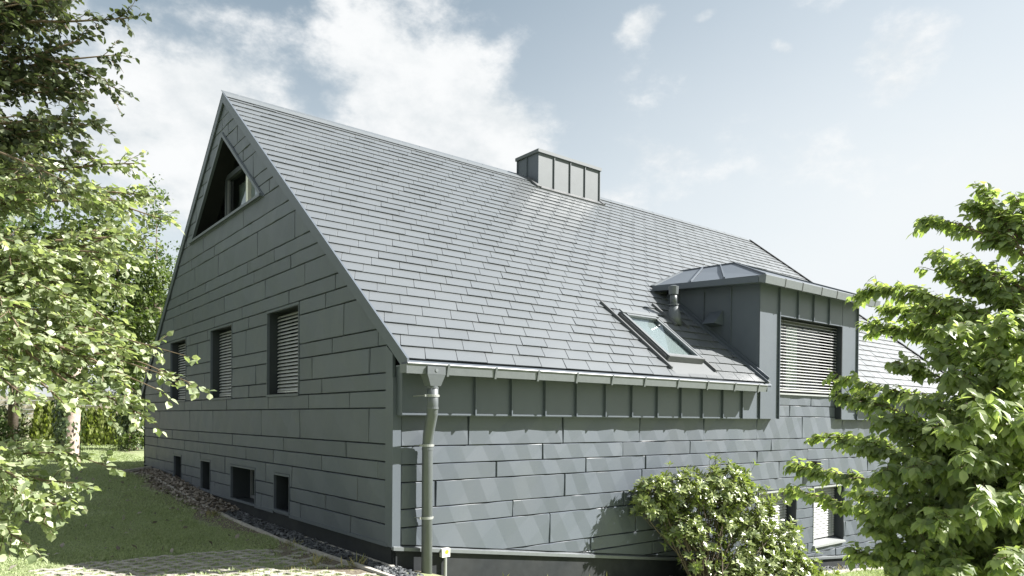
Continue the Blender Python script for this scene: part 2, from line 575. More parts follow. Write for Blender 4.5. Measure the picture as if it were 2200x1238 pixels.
def build_ground():
    xs = np.concatenate([[-400, -150, -60, -30, -16, -11, -8], np.arange(-6, 14.01, 0.4), [16, 19, 24, 34, 60, 150, 400]])
    ys = np.concatenate([[-300, -120, -50, -25, -14], np.arange(-9, 30.01, 0.4), [33, 38, 50, 80, 160, 500]])
    X, Y = np.meshgrid(xs, ys, indexing='ij')
    Z = gz(X, Y)
    v = np.stack([X.ravel(), Y.ravel(), Z.ravel()], 1)
    ny = len(ys)
    f = [[i * ny + j, (i + 1) * ny + j, (i + 1) * ny + j + 1, i * ny + j + 1] for i in range(len(xs) - 1) for j in range(ny - 1)]
    m, N, L = new_mat('lawn_ground')
    out = N.new("ShaderNodeOutputMaterial"); p = N.new("ShaderNodeBsdfPrincipled"); L.new(p.outputs[0], out.inputs[0])
    p.inputs['Roughness'].default_value = 0.95; p.inputs['Specular IOR Level'].default_value = 0.1
    g = N.new("ShaderNodeNewGeometry")
    def noise(s, d):
        n = N.new("ShaderNodeTexNoise"); n.inputs['Scale'].default_value = s; n.inputs['Detail'].default_value = d
        L.new(g.outputs['Position'], n.inputs['Vector']); return n.outputs[0]
    def mr(x, a, b):
        n = N.new("ShaderNodeMapRange"); n.interpolation_type = 'SMOOTHSTEP'; L.new(x, n.inputs[0]); n.inputs[1].default_value = a; n.inputs[2].default_value = b; return n.outputs[0]
    def mix(fac, a, b):
        n = N.new("ShaderNodeMix"); n.data_type = 'RGBA'; L.new(fac, n.inputs[0])
        for s, c in ((n.inputs[6], a), (n.inputs[7], b)):
            if isinstance(c, tuple): s.default_value = (*c, 1)
            else: L.new(c, s)
        return n.outputs[2]
    c = mix(mr(noise(40, 6), 0.35, 0.65), (0.195, 0.24, 0.12), (0.32, 0.365, 0.20))
    c = mix(mr(noise(0.9, 4), 0.4, 0.7), c, (0.200, 0.220, 0.125))
    # bare earth along the slate bed
    sx = N.new("ShaderNodeSeparateXYZ"); L.new(g.outputs['Position'], sx.inputs[0])
    nz = noise(2.6, 6)
    ad = N.new("ShaderNodeMath"); ad.operation = 'MULTIPLY_ADD'; L.new(nz, ad.inputs[0]); ad.inputs[1].default_value = 0.9; L.new(sx.outputs[0], ad.inputs[2])
    soil = mix(mr(noise(30, 5), 0.3, 0.7), (0.10, 0.085, 0.065), (0.22, 0.195, 0.155))
    edge = mr(ad.outputs[0], -0.42, -0.12)
    yl = N.new("ShaderNodeMath"); yl.operation = 'MULTIPLY'; L.new(edge, yl.inputs[0]); L.new(mr(sx.outputs[1], -0.25, 0.0), yl.inputs[1])
    y2 = N.new("ShaderNodeMath"); y2.operation = 'MULTIPLY'; L.new(yl.outputs[0], y2.inputs[0]); L.new(mr(sx.outputs[0], 0.9, 0.4), y2.inputs[1])
    y3 = N.new("ShaderNodeMath"); y3.operation = 'MULTIPLY'; L.new(y2.outputs[0], y3.inputs[0]); L.new(mr(sx.outputs[1], 13.2, 12.2), y3.inputs[1])
    c = mix(y3.outputs[0], c, soil)
    L.new(c, p.inputs['Base Color'])
    b = N.new("ShaderNodeBump"); b.inputs['Strength'].default_value = 0.6; b.inputs['Distance'].default_value = 0.03
    L.new(noise(70, 5), b.inputs['Height']); L.new(b.outputs[0], p.inputs['Normal'])
    MT['ground'] = m
    o = add('ground', v, f, 'ground', smooth=True)
    tag(o, 'gently sloping garden ground under the lawn around the grey house', None, None, 'structure')


build_ground()

# ------------------------------------------------------------------ THE HOUSE
RIDGE_Y, RIDGE_Z, SLOPE = 6.12, 7.459, 0.7854
PITCH = math.atan(SLOPE)
def roof_z(y): return 2.652 + SLOPE * y if y <= RIDGE_Y else RIDGE_Z - SLOPE * (y - RIDGE_Y)
HX1 = 16.2
EAVE_Y = -0.36
DEPTH = 12.43

house = empty('house', (0, 0, 0))
tag(house, 'dark grey metal clad house with steep shingled roof, dormer and chimney', 'house')

# ---- windows data (gable: u=Y)
BW = [(3.005, 3.64, 0.33, 0.913), (4.45, 5.70, 0.31, 0.925), (6.893, 7.54, 0.325, 0.925), (8.94, 9.58, 0.33, 0.932)]
MW = [(2.685, 3.95, 2.05, 3.37), (5.642, 6.91, 2.05, 3.37), (8.61, 9.88, 2.05, 3.37)]
TRI = [(8.185, 5.225), (4.221, 5.225), (6.203, 6.757)]
TRI = TRI[::-1] if area(TRI) < 0 else TRI
gable_holes = [rect(a, b, c, d) for a, b, c, d in BW + MW] + [TRI]

TRIMW = 0.17
def rake_r(poly, off): return clip(poly, (-1.0, 2.652 - SLOPE - off), (7.0, 2.652 + SLOPE * 7 - off)[::1]) if False else clip(poly, (7.0, 2.652 + SLOPE * 7 - off), (-1.0, 2.652 - SLOPE - off))
def rake_l(poly, off): return clip(poly, (14.0, RIDGE_Z - SLOPE * (14 - RIDGE_Y) - off), (5.0, RIDGE_Z + SLOPE * (RIDGE_Y - 5.0) - off))


gw_out = [(0.03, -0.4), (DEPTH - 0.02, -0.4), (DEPTH - 0.02, roof_z(DEPTH) - 0.05), (RIDGE_Y, RIDGE_Z - 0.05), (0.03, roof_z(0.03) - 0.05)]
gable_wall = slab(gw_out, gable_holes, GAB, -0.20, -0.025, 'gable_wall', 'dark', house)

ZG = [.30, .54, .738, 1.042, 1.25, 1.45, 1.86, 2.06, 2.26, 2.569, 2.77, 3.176, 3.379, 3.58, 3.88, 4.083, 4.287, 4.687, 4.887, 5.19, 5.386, 5.584, 5.983, 6.178, 6.378, 6.676, 6.87, 7.066, 7.34]
SG = {0: [1.05, 2.62, 4.18, 6.62, 8.19, 10.9], 1: [1.78, 8.66, 10.36], 2: [0.86, 2.92, 3.97, 6.02, 7.56, 9.61, 11.11], 3: [0.35, 1.9, 3.66, 4.91, 6.96, 8.72, 11.04],
      4: [1.18, 3.25, 5.61, 7.66, 9.7, 11.27], 5: [0.58, 2.65, 4.19, 6.75, 8.3, 10.85], 6: [1.09, 2.34, 3.89, 5.93, 7.48, 8.73, 10.24],
      7: [1.91, 4.78, 11.33], 8: [0.57, 2.23, 4.46, 7.27, 10.6], 9: [0.36, 1.6, 11.4], 10: [1.26, 4.93, 7.76], 11: [1.82, 4.79, 7.09, 8.32, 10.7],
      12: [1.51, 3.06, 5.12, 6.67, 10.22], 13: [2.49, 4.04, 6.08, 8.11, 9.65], 14: [3.02, 4.56, 7.0, 9.05], 15: [3.65, 4.88, 7.23, 8.48], 16: [2.86, 4.4, 6.44, 7.97],
      17: [4.66, 6.7, 8.22], 18: [5.08, 7.4, 9.05], 19: [3.88, 8.61], 20: [], 21: [4.61, 7.9], 22: [5.1, 7.41], 23: [], 24: [5.4, 7.04], 25: [5.89], 26: [6.25], 27: []}
prng = random.Random(3)
G = 0.0046
GV = 0.0115
for r in range(len(ZG) - 1):
    seams = [0.15] + sorted(SG[r]) + [DEPTH - 0.05]
    for a, b in zip(seams[:-1], seams[1:]):
        lo, hi = (GV if a > 0.16 else 0.0), GV
        # rows that a window interrupts over the whole height are split at its jambs
        cuts = [(a + lo, b - hi)]
        for (w0, w1, z0, z1) in BW + MW:
            if z0 <= ZG[r] + 0.02 and z1 >= ZG[r + 1] - 0.02:
                nc = []
                for (p, q) in cuts:
                    if w1 <= p or w0 >= q: nc.append((p, q)); continue
                    if w0 - 0.012 > p + 0.02: nc.append((p, w0 - 0.012))
                    if w1 + 0.012 < q - 0.02: nc.append((w1 + 0.012, q))
                cuts = nc
        for (p, q) in cuts:
            poly = rect(p, q, ZG[r] + G, ZG[r + 1] - G)
            poly = rake_r(poly, TRIMW - 0.02)
            if len(poly) > 2: poly = rake_l(poly, TRIMW - 0.02)
            if len(poly) > 2 and p > 9.5 and r < 2: poly = clip(poly, (9.0, 0.505), (12.43, 0.56))
            if len(poly) > 2: panel(poly, gable_holes, GAB, gable_wall, 0.0038, prng)

# gable trims
mb = MB()
mb.extrude([(-0.012, 0.0, 0.30), (-0.012, 0.0, 2.46), (-0.012, 0.155, 2.57), (-0.012, 0.155, 0.30)], (0.035, 0, 0))
mb.box(-0.012, 0.092, -0.014, 0.0, 0.30, 2.20)
mb.build('corner_trim', 'sheet', gable_wall)
MB().box(-0.01, 0.03, DEPTH - 0.05, DEPTH + 0.012, 0.5, 2.5).build('corner_trim', 'dark', gable_wall)
for (y0, y1, z0, z1) in ((0.1, 3.0, .30, .30), (3.64, 4.45, .30, .30), (5.70, 6.89, .31, .31), (7.54, 8.94, .31, .32), (9.58, 12.4, .50, .55)):
    mb = MB().hexa([(-0.016, y0, z0 - 0.005), (0.02, y0, z0 - 0.005), (0.02, y1, z1 - 0.005), (-0.016, y1, z1 - 0.005)], [(-0.016, y0, z0 + 0.035), (0.02, y0, z0 + 0.035), (0.02, y1, z1 + 0.035), (-0.016, y1, z1 + 0.035)])
    mb.build('base_trim', 'sheet', gable_wall)
MB().extrude([(0.012, 0.055, -.6), (0.012, DEPTH - .06, -.6), (0.012, DEPTH - .06, .53), (0.012, 9.6, .49), (0.012, 9.58, .31), (0.012, 0.055, .30)], (0.25, 0, 0)).build('plinth', 'plinth', gable_wall)
MB().box(-0.02, 0.03, 0.0, 5.5, -0.3, 0.10).build('plinth_foot', 'kerb', gable_wall)

# verge boards
def verge(ya, yb, name):
    za, zb = roof_z(ya) + 0.018, roof_z(yb) + 0.018
    mb = MB()
    mb.extrude([(-0.037, ya, za - TRIMW), (-0.037, yb, zb - TRIMW), (-0.037, yb, zb), (-0.037, ya, za)], (0.025, 0, 0))
    mb.extrude([(-0.041, ya, za + .0005), (-0.041, yb, zb + .0005), (-0.041, yb, zb + 0.006), (-0.041, ya, za + 0.006)], (0.028, 0, 0))
    return mb.build(name, 'sheet', house)


verge(EAVE_Y, RIDGE_Y, 'verge_board')
verge(DEPTH + 0.35, RIDGE_Y + 0.001, 'verge_board')

# ---- gable windows
def jambs(mb, frame, u0, u1, v0, v1, depth, t=0.012):
    o, U, V, Nn = frame
    def P(u, v, h): return tuple(o + U * u + V * v + Nn * h)
    def bx(a, b, c, d, h0, h1):
        mb.hexa([P(a, c, h0), P(b, c, h0), P(b, d, h0), P(a, d, h0)], [P(a, c, h1), P(b, c, h1), P(b, d, h1), P(a, d, h1)])
    bx(u0, u0 + t, v0, v1, -depth, 0.0)
    bx(u1 - t, u1, v0, v1, -depth, 0.0)
    bx(u0 + t, u1 - t, v1 - t, v1, -depth, 0.0)
    bx(u0 + t, u1 - t, v0, v0 + t, -depth, 0.0)
    return bx


def surround(frame, u0, u1, v0, v1, parent, w=0.035, proud=0.012):
    o, U, V, Nn = frame
    mb = MB()
    def P(u, v, h): return tuple(o + U * u + V * v + Nn * h)
    def bx(a, b, c, d, h0, h1):
        mb.hexa([P(a, c, h0), P(b, c, h0), P(b, d, h0), P(a, d, h0)], [P(a, c, h1), P(b, c, h1), P(b, d, h1), P(a, d, h1)])
    bx(u0, u1, v1 - w, v1, -0.03, proud); bx(u0, u1, v0, v0 + w, -0.03, proud + 0.006)
    bx(u0, u0 + w * .6, v0 + w, v1 - w, -0.03, proud - .001); bx(u1 - w * .6, u1, v0 + w, v1 - w, -0.03, proud - .001)
    return mb.build('surround', 'sheet', parent)


def slats(frame, u0, u1, v0, v1, h, n, parent, tilt=0.55, width=0.062, mat='slat'):
    """tilted blind slats, one object each sharing a mesh"""
    o, U, V, Nn = frame
    L_ = (u1 - u0)
    prof = []
    for k in range(5):
        t = (k / 4 - 0.5)
        a = t * width
        bow = 0.006 * (1 - 4 * t * t)
        prof.append((a * math.cos(tilt) + bow * math.sin(tilt), -a * math.sin(tilt) + bow * math.cos(tilt)))   # (along normal, vertical)
    vsx = []; fs = []
    for e in (0, L_):
        for (hn, vv) in prof: vsx.append(tuple(U * (e - L_ / 2) + V * vv + Nn * hn))
        for (hn, vv) in prof: vsx.append(tuple(U * (e - L_ / 2) + V * (vv - 0.0025) + Nn * hn))
    for k in range(4):
        fs.append([k, k + 1, 10 + k + 1, 10 + k]); fs.append([5 + k, 10 + 5 + k, 10 + 5 + k + 1, 5 + k + 1])
    fs.append([0, 10, 15, 5]); fs.append([4, 9, 19, 14])
    me = bpy.data.meshes.new('slat'); me.from_pydata(vsx, [], fs); me.materials.append(MT[mat])
    pitch = (v1 - v0) / n
    for i in range(n):
        c = o + U * ((u0 + u1) / 2) + V * (v0 + (i + 0.5) * pitch) + Nn * h
        s = link('slat', me, c, parent)
        s.rotation_euler = (0, 0, 0)
        s.location.z += random.uniform(-.0015, .0015)
    for uu in (u0 + 0.12 * L_, u1 - 0.12 * L_):
        mb = MB()
        c0 = o + U * uu + V * (v0 - .01) + Nn * (h + 0.034); c1 = o + U * uu + V * v1 + Nn * (h + 0.034)
        mb.tube([c0, c1], 0.0022, 4)
        mb.build('blind_cord', 'slatcord', parent)
    mb = MB()
    def P(u, v, hh): return tuple(o + U * u + V * v + Nn * hh)
    mb.hexa([P(u0, v0 - 0.03, h - .012), P(u1, v0 - 0.03, h - .012), P(u1, v0 - .005, h - .012), P(u0, v0 - .005, h - .012)], [P(u0, v0 - 0.03, h + .02), P(u1, v0 - 0.03, h + .02), P(u1, v0 - .005, h + .02), P(u0, v0 - .005, h + .02)])
    mb.build('bottom_rail', 'slat', parent)


def pane(frame, u0, u1, v0, v1, h, parent, fr=0.055, fmat='dframe', mid=None):
    o, U, V, Nn = frame
    def P(u, v, hh): return tuple(o + U * u + V * v + Nn * hh)
    MB().hexa([P(u0, v0, h - .004), P(u1, v0, h - .004), P(u1, v1, h - .004), P(u0, v1, h - .004)], [P(u0, v0, h), P(u1, v0, h), P(u1, v1, h), P(u0, v1, h)]).build('pane', 'glass', parent)
    mb = MB()
    def bx(a, b, c, d, h0, h1):
        mb.hexa([P(a, c, h0), P(b, c, h0), P(b, d, h0), P(a, d, h0)], [P(a, c, h1), P(b, c, h1), P(b, d, h1), P(a, d, h1)])
    bx(u0, u0 + fr, v0, v1, h - .03, h + .03); bx(u1 - fr, u1, v0, v1, h - .03, h + .03)
    bx(u0 + fr, u1 - fr, v1 - fr, v1, h - .03, h + .03); bx(u0 + fr, u1 - fr, v0, v0 + fr, h - .03, h + .03)
    if mid: bx(mid - .04, mid + .04, v0 + fr, v1 - fr, h - .03, h + .03)
    mb.build('casement', fmat, parent)


for i, (y0, y1, z0, z1) in enumerate(MW):
    mb = MB(); jambs(mb, GAB, y0 + .001, y1 - .001, z0 + .001, z1 - .001, 0.42)
    w = mb.build('window', 'reveal', gable_wall if False else house)
    w['label'] = ['window with silver blind nearest the front corner', 'middle window with silver blind in the gable', 'window with silver blind nearest the tree'][i]
    surround(GAB, y0, y1, z0, z1, w)
    slats(GAB, y0 + .03, y1 - .03, z0 + .10, z1 - .05, -0.17, 22, w, tilt=0.75)
    pane(GAB, y0 + .012, y1 - .012, z0 + .012, z1 - .012, -0.32, w)
for i, (y0, y1, z0, z1) in enumerate(BW):
    mb = MB(); jambs(mb, GAB, y0 + .001, y1 - .001, z0 + .001, z1 - .001, 0.42)
    w = mb.build('basement_window', 'reveal', house)
    surround(GAB, y0, y1, z0, z1, w)
    pane(GAB, y0 + .012, y1 - .012, z0 + .012, z1 - .012, -0.36, w, 0.05, 'dframe' if i != 1 else 'wframe', (y0 + y1) / 2 - .1 if i == 1 else None)

# triangular attic window
tw = None
mb = MB()
def tri_off(d):
    # shrink the triangle towards its centre by d on every side
    pts = TRI; res = []
    lines = []
    for i in range(3):
        a = Vector(pts[i]); b = Vector(pts[(i + 1) % 3]); t = (b - a).normalized(); n = Vector((-t.y, t.x))
        lines.append((a + n * d, t))
    for i in range(3):
        p, t = lines[i - 1]; q, s = lines[i]
        den = t.x * s.y - t.y * s.x
        k = ((q.x - p.x) * s.y - (q.y - p.y) * s.x) / den
        res.append(tuple(p + t * k))
    return res
outer = tri_off(0.001); inner = tri_off(0.02)
for i in range(3):
    j = (i + 1) % 3
    mb.hexa([(0.0, *outer[i]), (0.0, *outer[j]), (0.0, *inner[j]), (0.0, *inner[i])], [(0.36, *outer[i]), (0.36, *outer[j]), (0.36, *inner[j]), (0.36, *inner[i])])
tw = mb.build('attic_window', 'black', house)
tw['label'] = 'deep triangular attic window under the gable peak'
mb = MB()
o1 = tri_off(-0.035); i1 = tri_off(0.022)
for i in range(3):
    j = (i + 1) % 3
    mb.hexa([(-0.03, *o1[i]), (-0.03, *o1[j]), (-0.03, *i1[j]), (-0.03, *i1[i])], [(0.02, *o1[i]), (0.02, *o1[j]), (0.02, *i1[j]), (0.02, *i1[i])])
    o2 = tri_off(-0.05)
    mb.hexa([(-0.018, *o2[i]), (-0.018, *o2[j]), (-0.018, *o1[j]), (-0.018, *o1[i])], [(0.02, *o2[i]), (0.02, *o2[j]), (0.02, *o1[j]), (0.02, *o1[i])])
mb.build('surround', 'sheet', tw)
MB().hexa([(-0.06, 4.17, 5.19), (0.0, 4.17, 5.205), (0.0, 8.24, 5.205), (-0.06, 8.24, 5.19)], [(-0.06, 4.17, 5.235), (0.33, 4.24, 5.26), (0.33, 8.16, 5.26), (-0.06, 8.24, 5.235)]).build('sill', 'sheet', tw)
# the glazing inside: central casement, sloping side panes
ip = tri_off(0.02)
def xpoly(pts, x0, x1): return MB().hexa([(x0, *p) for p in pts], [(x1, *p) for p in pts])
xpoly(ip, 0.315, 0.32).build('pane', 'glass', tw)
mb = MB()
def bar(y0, y1, z0, z1): mb.box(0.255, 0.312, y0, y1, z0, z1)
bar(6.84, 6.94, 5.26, 6.26); bar(5.74, 6.84, 5.26, 5.33); bar(5.74, 6.84, 6.17, 6.26)
mb.build('casement', 'reveal', tw)
MB().box(0.254, 0.312, 5.64, 5.739, 5.26, 6.26).build('mullion', 'white', tw)
mb = MB()
mb.box(0.27, 0.308, 5.742, 5.80, 5.335, 6.165); mb.box(0.27, 0.308, 6.77, 6.838, 5.335, 6.165)
mb.build('inner_sash', 'dframe', tw)
mb = MB()
for k in range(14):
    y = 5.75 + k * 0.075
    mb.hexa([(0.50 + 0.03 * (k % 2), y, 5.3), (0.50 + 0.03 * ((k + 1) % 2), y + .075, 5.3), (0.51 + 0.03 * ((k + 1) % 2), y + .075, 5.3), (0.51 + 0.03 * (k % 2), y, 5.3)],
            [(0.50 + 0.03 * (k % 2), y + .08, 6.15), (0.50 + 0.03 * ((k + 1) % 2), y + .155, 6.15), (0.51 + 0.03 * ((k + 1) % 2), y + .155, 6.15), (0.51 + 0.03 * (k % 2), y + .08, 6.15)])
mb.build('curtain', 'sill', tw)

# ---- long wall
LW = [(7.2, 8.44, -0.66, 0.50), (9.03, 10.22, -0.64, 0.50)]
DW = (7.59, 9.80, 2.235, 3.61)
wall_holes = [rect(*w) for w in LW]
BASE = [(0.0, 0.325), (1.71, 0.085), (4.82, -0.35), (8.79, -0.81), (12.3, -1.11), (16.2, -1.42)]
lw_out = [(0.03, -2.2), (HX1 - 0.02, -2.2), (HX1 - 0.02, 2.28), (0.03, 2.28)]
long_wall = slab(lw_out, wall_holes, WAL, -0.20, -0.025, 'long_wall', 'dark', house)
ZL = [-1.36, -1.16, -0.96, -0.76, -0.56, -0.26, -0.07, 0.11, 0.51, 0.717, 1.02, 1.22, 1.427, 1.83, 2.03, 2.232]
SL = {12: [1.02, 2.56, 4.10, 5.63, 7.12, 8.60, 10.1, 11.6, 13.2], 11: [2.21, 3.74, 5.27, 7.56, 9.4, 10.9, 12.5], 10: [1.45, 3.0, 4.23, 5.94, 7.13, 8.82, 10.4, 12.0, 13.5], 9: [0.56, 2.6, 4.15, 5.9, 7.83, 9.6, 11.2, 13.0],
      8: [1.72, 3.77, 5.5, 6.9, 8.65, 10.57, 12.2], 7: [2.34, 4.03, 5.6, 7.0, 9.0, 11.5, 13.0], 6: [3.1, 5.0, 6.6, 10.9, 12.6], 5: [4.4, 6.2, 10.64, 12.2], 4: [5.3, 10.29, 12.28],
      3: [6.7, 8.85, 10.69, 12.29], 2: [9.9, 11.6], 1: [11.0, 12.9], 0: [13.0], 13: [8.16], 14: [8.9]}
wrng = random.Random(12)
for r in range(len(ZL) - 1):
    x0, x1 = (0.095, HX1 - .02)
    if r >= 13: x0, x1 = (7.5, 9.85)
    seams = [x0] + sorted(SL[r]) + [x1]
    for a, b in zip(seams[:-1], seams[1:]):
        cuts = [(a + GV * .7, b - GV * .7)]
        for (w0, w1, z0, z1) in LW:
            if z0 <= ZL[r] + 0.02 and z1 >= ZL[r + 1] - 0.02:
                nc = []
                for (p, q) in cuts:
                    if w1 <= p or w0 >= q: nc.append((p, q)); continue
                    if w0 - 0.012 > p + 0.02: nc.append((p, w0 - 0.012))
                    if w1 + 0.012 < q - 0.02: nc.append((w1 + 0.012, q))
                cuts = nc
        for (p, q) in cuts:
            poly = rect(p, q, ZL[r] + G, ZL[r + 1] - G)
            for s, e in zip(BASE[:-1], BASE[1:]):
                if len(poly) > 2: poly = clip(poly, (s[0], s[1] + .01), (e[0], e[1] + .01))
            if len(poly) > 2: panel(poly, wall_holes, WAL, long_wall, 0.0074, wrng)
for s, e in zip(BASE[:-1], BASE[1:]):
    mb = MB().hexa([(s[0], -0.03, s[1] - 0.055), (e[0], -0.03, e[1] - 0.055), (e[0], 0.02, e[1] - 0.055), (s[0], 0.02, s[1] - 0.055)], [(s[0], -0.03, s[1] - 0.015), (e[0], -0.03, e[1] - 0.015), (e[0], 0.02, e[1] + 0.004), (s[0], 0.02, s[1] + 0.004)])
    mb.build('base_trim', 'gutter', long_wall)
MB().extrude([(0.05, 0.012, -2.4), (HX1 - .05, 0.012, -2.4)] + [(min(max(x, .05), HX1 - .05), 0.012, z - .03) for x, z in BASE[::-1]], (0, 0.25, 0)).build('plinth', 'plinth', long_wall)

for i, (x0, x1, z0, z1) in enumerate(LW):
    mb = MB(); jambs(mb, WAL, x0 + .001, x1 - .001, z0 + .001, z1 - .001, 0.42)
    w = mb.build('window', 'reveal', house)
    w['label'] = ['window with white blind half behind the glossy bush', 'window with white blind beside the wall lamp'][i]
    mb = MB()
    mb.box(x0 - .0, x0 + .022, -0.014, 0.05, z0 + .04, z1); mb.box(x0 + .022, x1, -0.012, 0.05, z1 - .03, z1)
    mb.build('surround', 'sill', w)
    MB().hexa([(x0, -0.05, z0 - .02), (x1, -0.05, z0 - .02), (x1, 0.3, z0 + .03), (x0, 0.3, z0 + .03)], [(x0, -0.05, z0 + .015), (x1, -0.05, z0 + .015), (x1, 0.3, z0 + .075), (x0, 0.3, z0 + .075)]).build('sill', 'sill', w)
    slats(WAL, x0 + .03, x1 - .03, z0 + .12, z1 - .04, -0.20, 20, w, tilt=0.8, width=0.062)
    pane(WAL, x0 + .012, x1 - .012, z0 + .08, z1 - .012, -0.33, w)

# wall lamp
lamp = empty('wall_lamp', (8.9, 0, 0.79))
tag(lamp, 'small dark box lamp fixed to the sunlit wall above the blinds', 'wall lamp')
MB().box(8.83, 8.98, -0.17, -0.03, 0.79, 1.0).build('lamp_body', 'black', lamp)
MB().box(8.855, 8.955, -0.03, 0.0, 0.82, 0.97).build('wall_plate', 'dark', lamp)

# ---- fascia of standing seam trays
FY = -0.13
fascia = MB().box(0.045, 6.97, FY + 0.006, 0.0, 1.80, 2.32).build('fascia', 'dark', house)
def tray(x0, x1, z0, z1, parent, mat='sheet', seam=True, y=FY, end=False):
    mb = MB()
    mb.box(x0 + .002, x1 - .002, y, y + 0.012, z0, z1)
    mb.box(x0 + .002, x1 - .002, y - .006, y, z0 - .006, z0 + .012)          # drip fold
    if seam:
        mb.box(x1 - .012, x1 + .004, y - 0.036, y - .0005, z0 - .006, z1)
    return mb.build('tray', mat, parent)
FS = [0.035, 1.02, 1.57, 2.12, 2.67, 3.22, 3.76, 4.31, 4.86, 5.385, 5.92, 6.46, 6.968]
for a, b in zip(FS[:-1], FS[1:]): tray(a, b, 1.79, 2.31, fascia)
MB().box(0.034, 0.044, FY - .004, 0.02, 1.785, 2.32).build('end_plate', 'sheet', fascia)
MB().box(0.034, 6.97, FY, 0.0, 1.775, 1.7845).build('soffit', 'sheet', fascia)
fas2 = MB().box(10.41, HX1, FY + 0.006, 0.0, 1.80, 2.32).build('fascia', 'dark', house)
for k in range(10): tray(10.42 + k * .55, 10.42 + (k + 1) * .55, 1.79, 2.31, fas2)
# eave soffit
MB().box(-0.03, 6.96, EAVE_Y + .01, FY + .02, 2.31, 2.325).build('eave_soffit', 'sheet', house)
MB().box(10.42, HX1, EAVE_Y + .01, FY + .02, 2.31, 2.325).build('eave_soffit', 'sheet', house)

# ---- roof deck + shingles
deck_mb = MB()
def deck(x0, x1, ya, yb, t=0.10):
    za, zb = 2.652 + SLOPE * ya - 0.022, 2.652 + SLOPE * yb - 0.022
    deck_mb.hexa([(x0, ya, za - t), (x1, ya, za - t), (x1, yb, zb - t), (x0, yb, zb - t)], [(x0, ya, za), (x1, ya, za), (x1, yb, zb), (x0, yb, zb)])
deck(-0.01, 7.0, EAVE_Y, RIDGE_Y); deck(10.39, HX1, EAVE_Y, RIDGE_Y); deck(7.0, 10.39, 1.6, RIDGE_Y)
zb = roof_z(DEPTH + .35)
deck_mb.hexa([(-0.01, RIDGE_Y, RIDGE_Z - .13), (HX1, RIDGE_Y, RIDGE_Z - .13), (HX1, DEPTH + .35, zb - .12), (-0.01, DEPTH + .35, zb - .12)],
             [(-0.01, RIDGE_Y, RIDGE_Z - .022), (HX1, RIDGE_Y, RIDGE_Z - .022), (HX1, DEPTH + .35, zb), (-0.01, DEPTH + .35, zb)])
roof = deck_mb.build('roof', 'sheet', house)
# closed shell behind
MB().box(0.2, HX1, DEPTH - .2, DEPTH, -1.5, 2.45).build('rear_wall', 'clad', house)
mb = MB(); mb.extrude([(HX1 - .2, 0, -2), (HX1 - .2, DEPTH, -1.5), (HX1 - .2, DEPTH, 2.4), (HX1 - .2, RIDGE_Y, RIDGE_Z - .1), (HX1 - .2, 0, 2.55)], (0.15, 0, 0)); mb.build('far_gable_wall', 'clad', house)

SW, SH = 0.42, 0.2401
cosP, sinP = math.cos(PITCH), math.sin(PITCH)
UPS = Vector((0, cosP, sinP)); NRM = Vector((0, -sinP, cosP))
SHEAR = 0.44
def shingle_verts(w, lift, tw, lo=-9.0, hi=9.0, L=0.275):
    # local x across, y up the slope, z off the roof; a parallelogram, its lower edge lifted, its right edge
    # rounded down; lo and hi cut it off square at a verge
    a = lift
    v = [(0, 0, a), (w, 0, a + tw), (w, L, 0.003), (0, L, 0.003), (0, 0.014, a - .022), (w, 0.014, a + tw - .022), (0.0005, L, -.003), (w - .0005, L, -.003),
         (w - .013, 0, a + tw), (w - .013, L, .003), (w - .001, 0, a + tw - .007), (w - .001, L, -.004)]
    return [(min(max(x + SHEAR * y, lo), hi), y, z) for x, y, z in v]
SF = [[0, 8, 9, 3], [8, 10, 11, 9], [10, 1, 2, 11], [0, 4, 5, 1, 10, 8], [0, 3, 6, 4], [1, 5, 7, 2]]
roof_pt = lambda x, s: Vector((x, -0.337, 2.652 - SLOPE * 0.337)) + UPS * s - NRM * 0.006
variants = []
for k in range(7):
    me = bpy.data.meshes.new('shingle'); me.from_pydata(shingle_verts(SW, 0.019 + 0.003 * (k % 3), (k - 3) * 0.0008), [], SF); me.materials.append(MT['roof']); variants.append(me)
cands = []
nrow = int((RIDGE_Y - 0.02 + 0.337) / cosP / SH) + 1
srng = random.Random(5)
for r in range(nrow):
    s = r * SH
    ph = (0.208 if r % 2 == 0 else 0.003) - 2 * SW
    x = ph
    while x < HX1:
        x0 = x
        x += SW
        yc = -0.337 + (s + .12) * cosP
        spans = [(-0.010, HX1 - .02)]
        if yc < 1.75: spans = [(-0.010, 6.985), (10.385, HX1 - .02)]
        if -0.16 < yc < 1.02: spans = [(-0.010, 4.57), (5.64, 6.985), (10.385, HX1 - .02)]
        segs = []
        for lo, hi in spans:
            if x0 + SW + .12 <= lo + .02 or x0 >= hi - .02: continue
            segs.append((max(x0, lo), min(x0 + SW, hi), lo - x0, hi - x0))
        for (p, q, lo, hi) in segs:
            c = roof_pt((p + q) / 2, s + .12)
            d = c - CAM
            z = d.dot(R_FWD)
            px, py = d.dot(R_RIGHT) / z, d.dot(R_UP) / z
            vis = max(q - p, .05) * SH * abs(NRM.dot(d)) / (d.length ** 3)
            if px > 0.714: vis *= 0.01
            if p > 10.3: vis *= 0.1
            cands.append((vis, x0, s, lo, hi))
cands.sort(key=lambda t: -t[0])
sv, sf_ = [], []
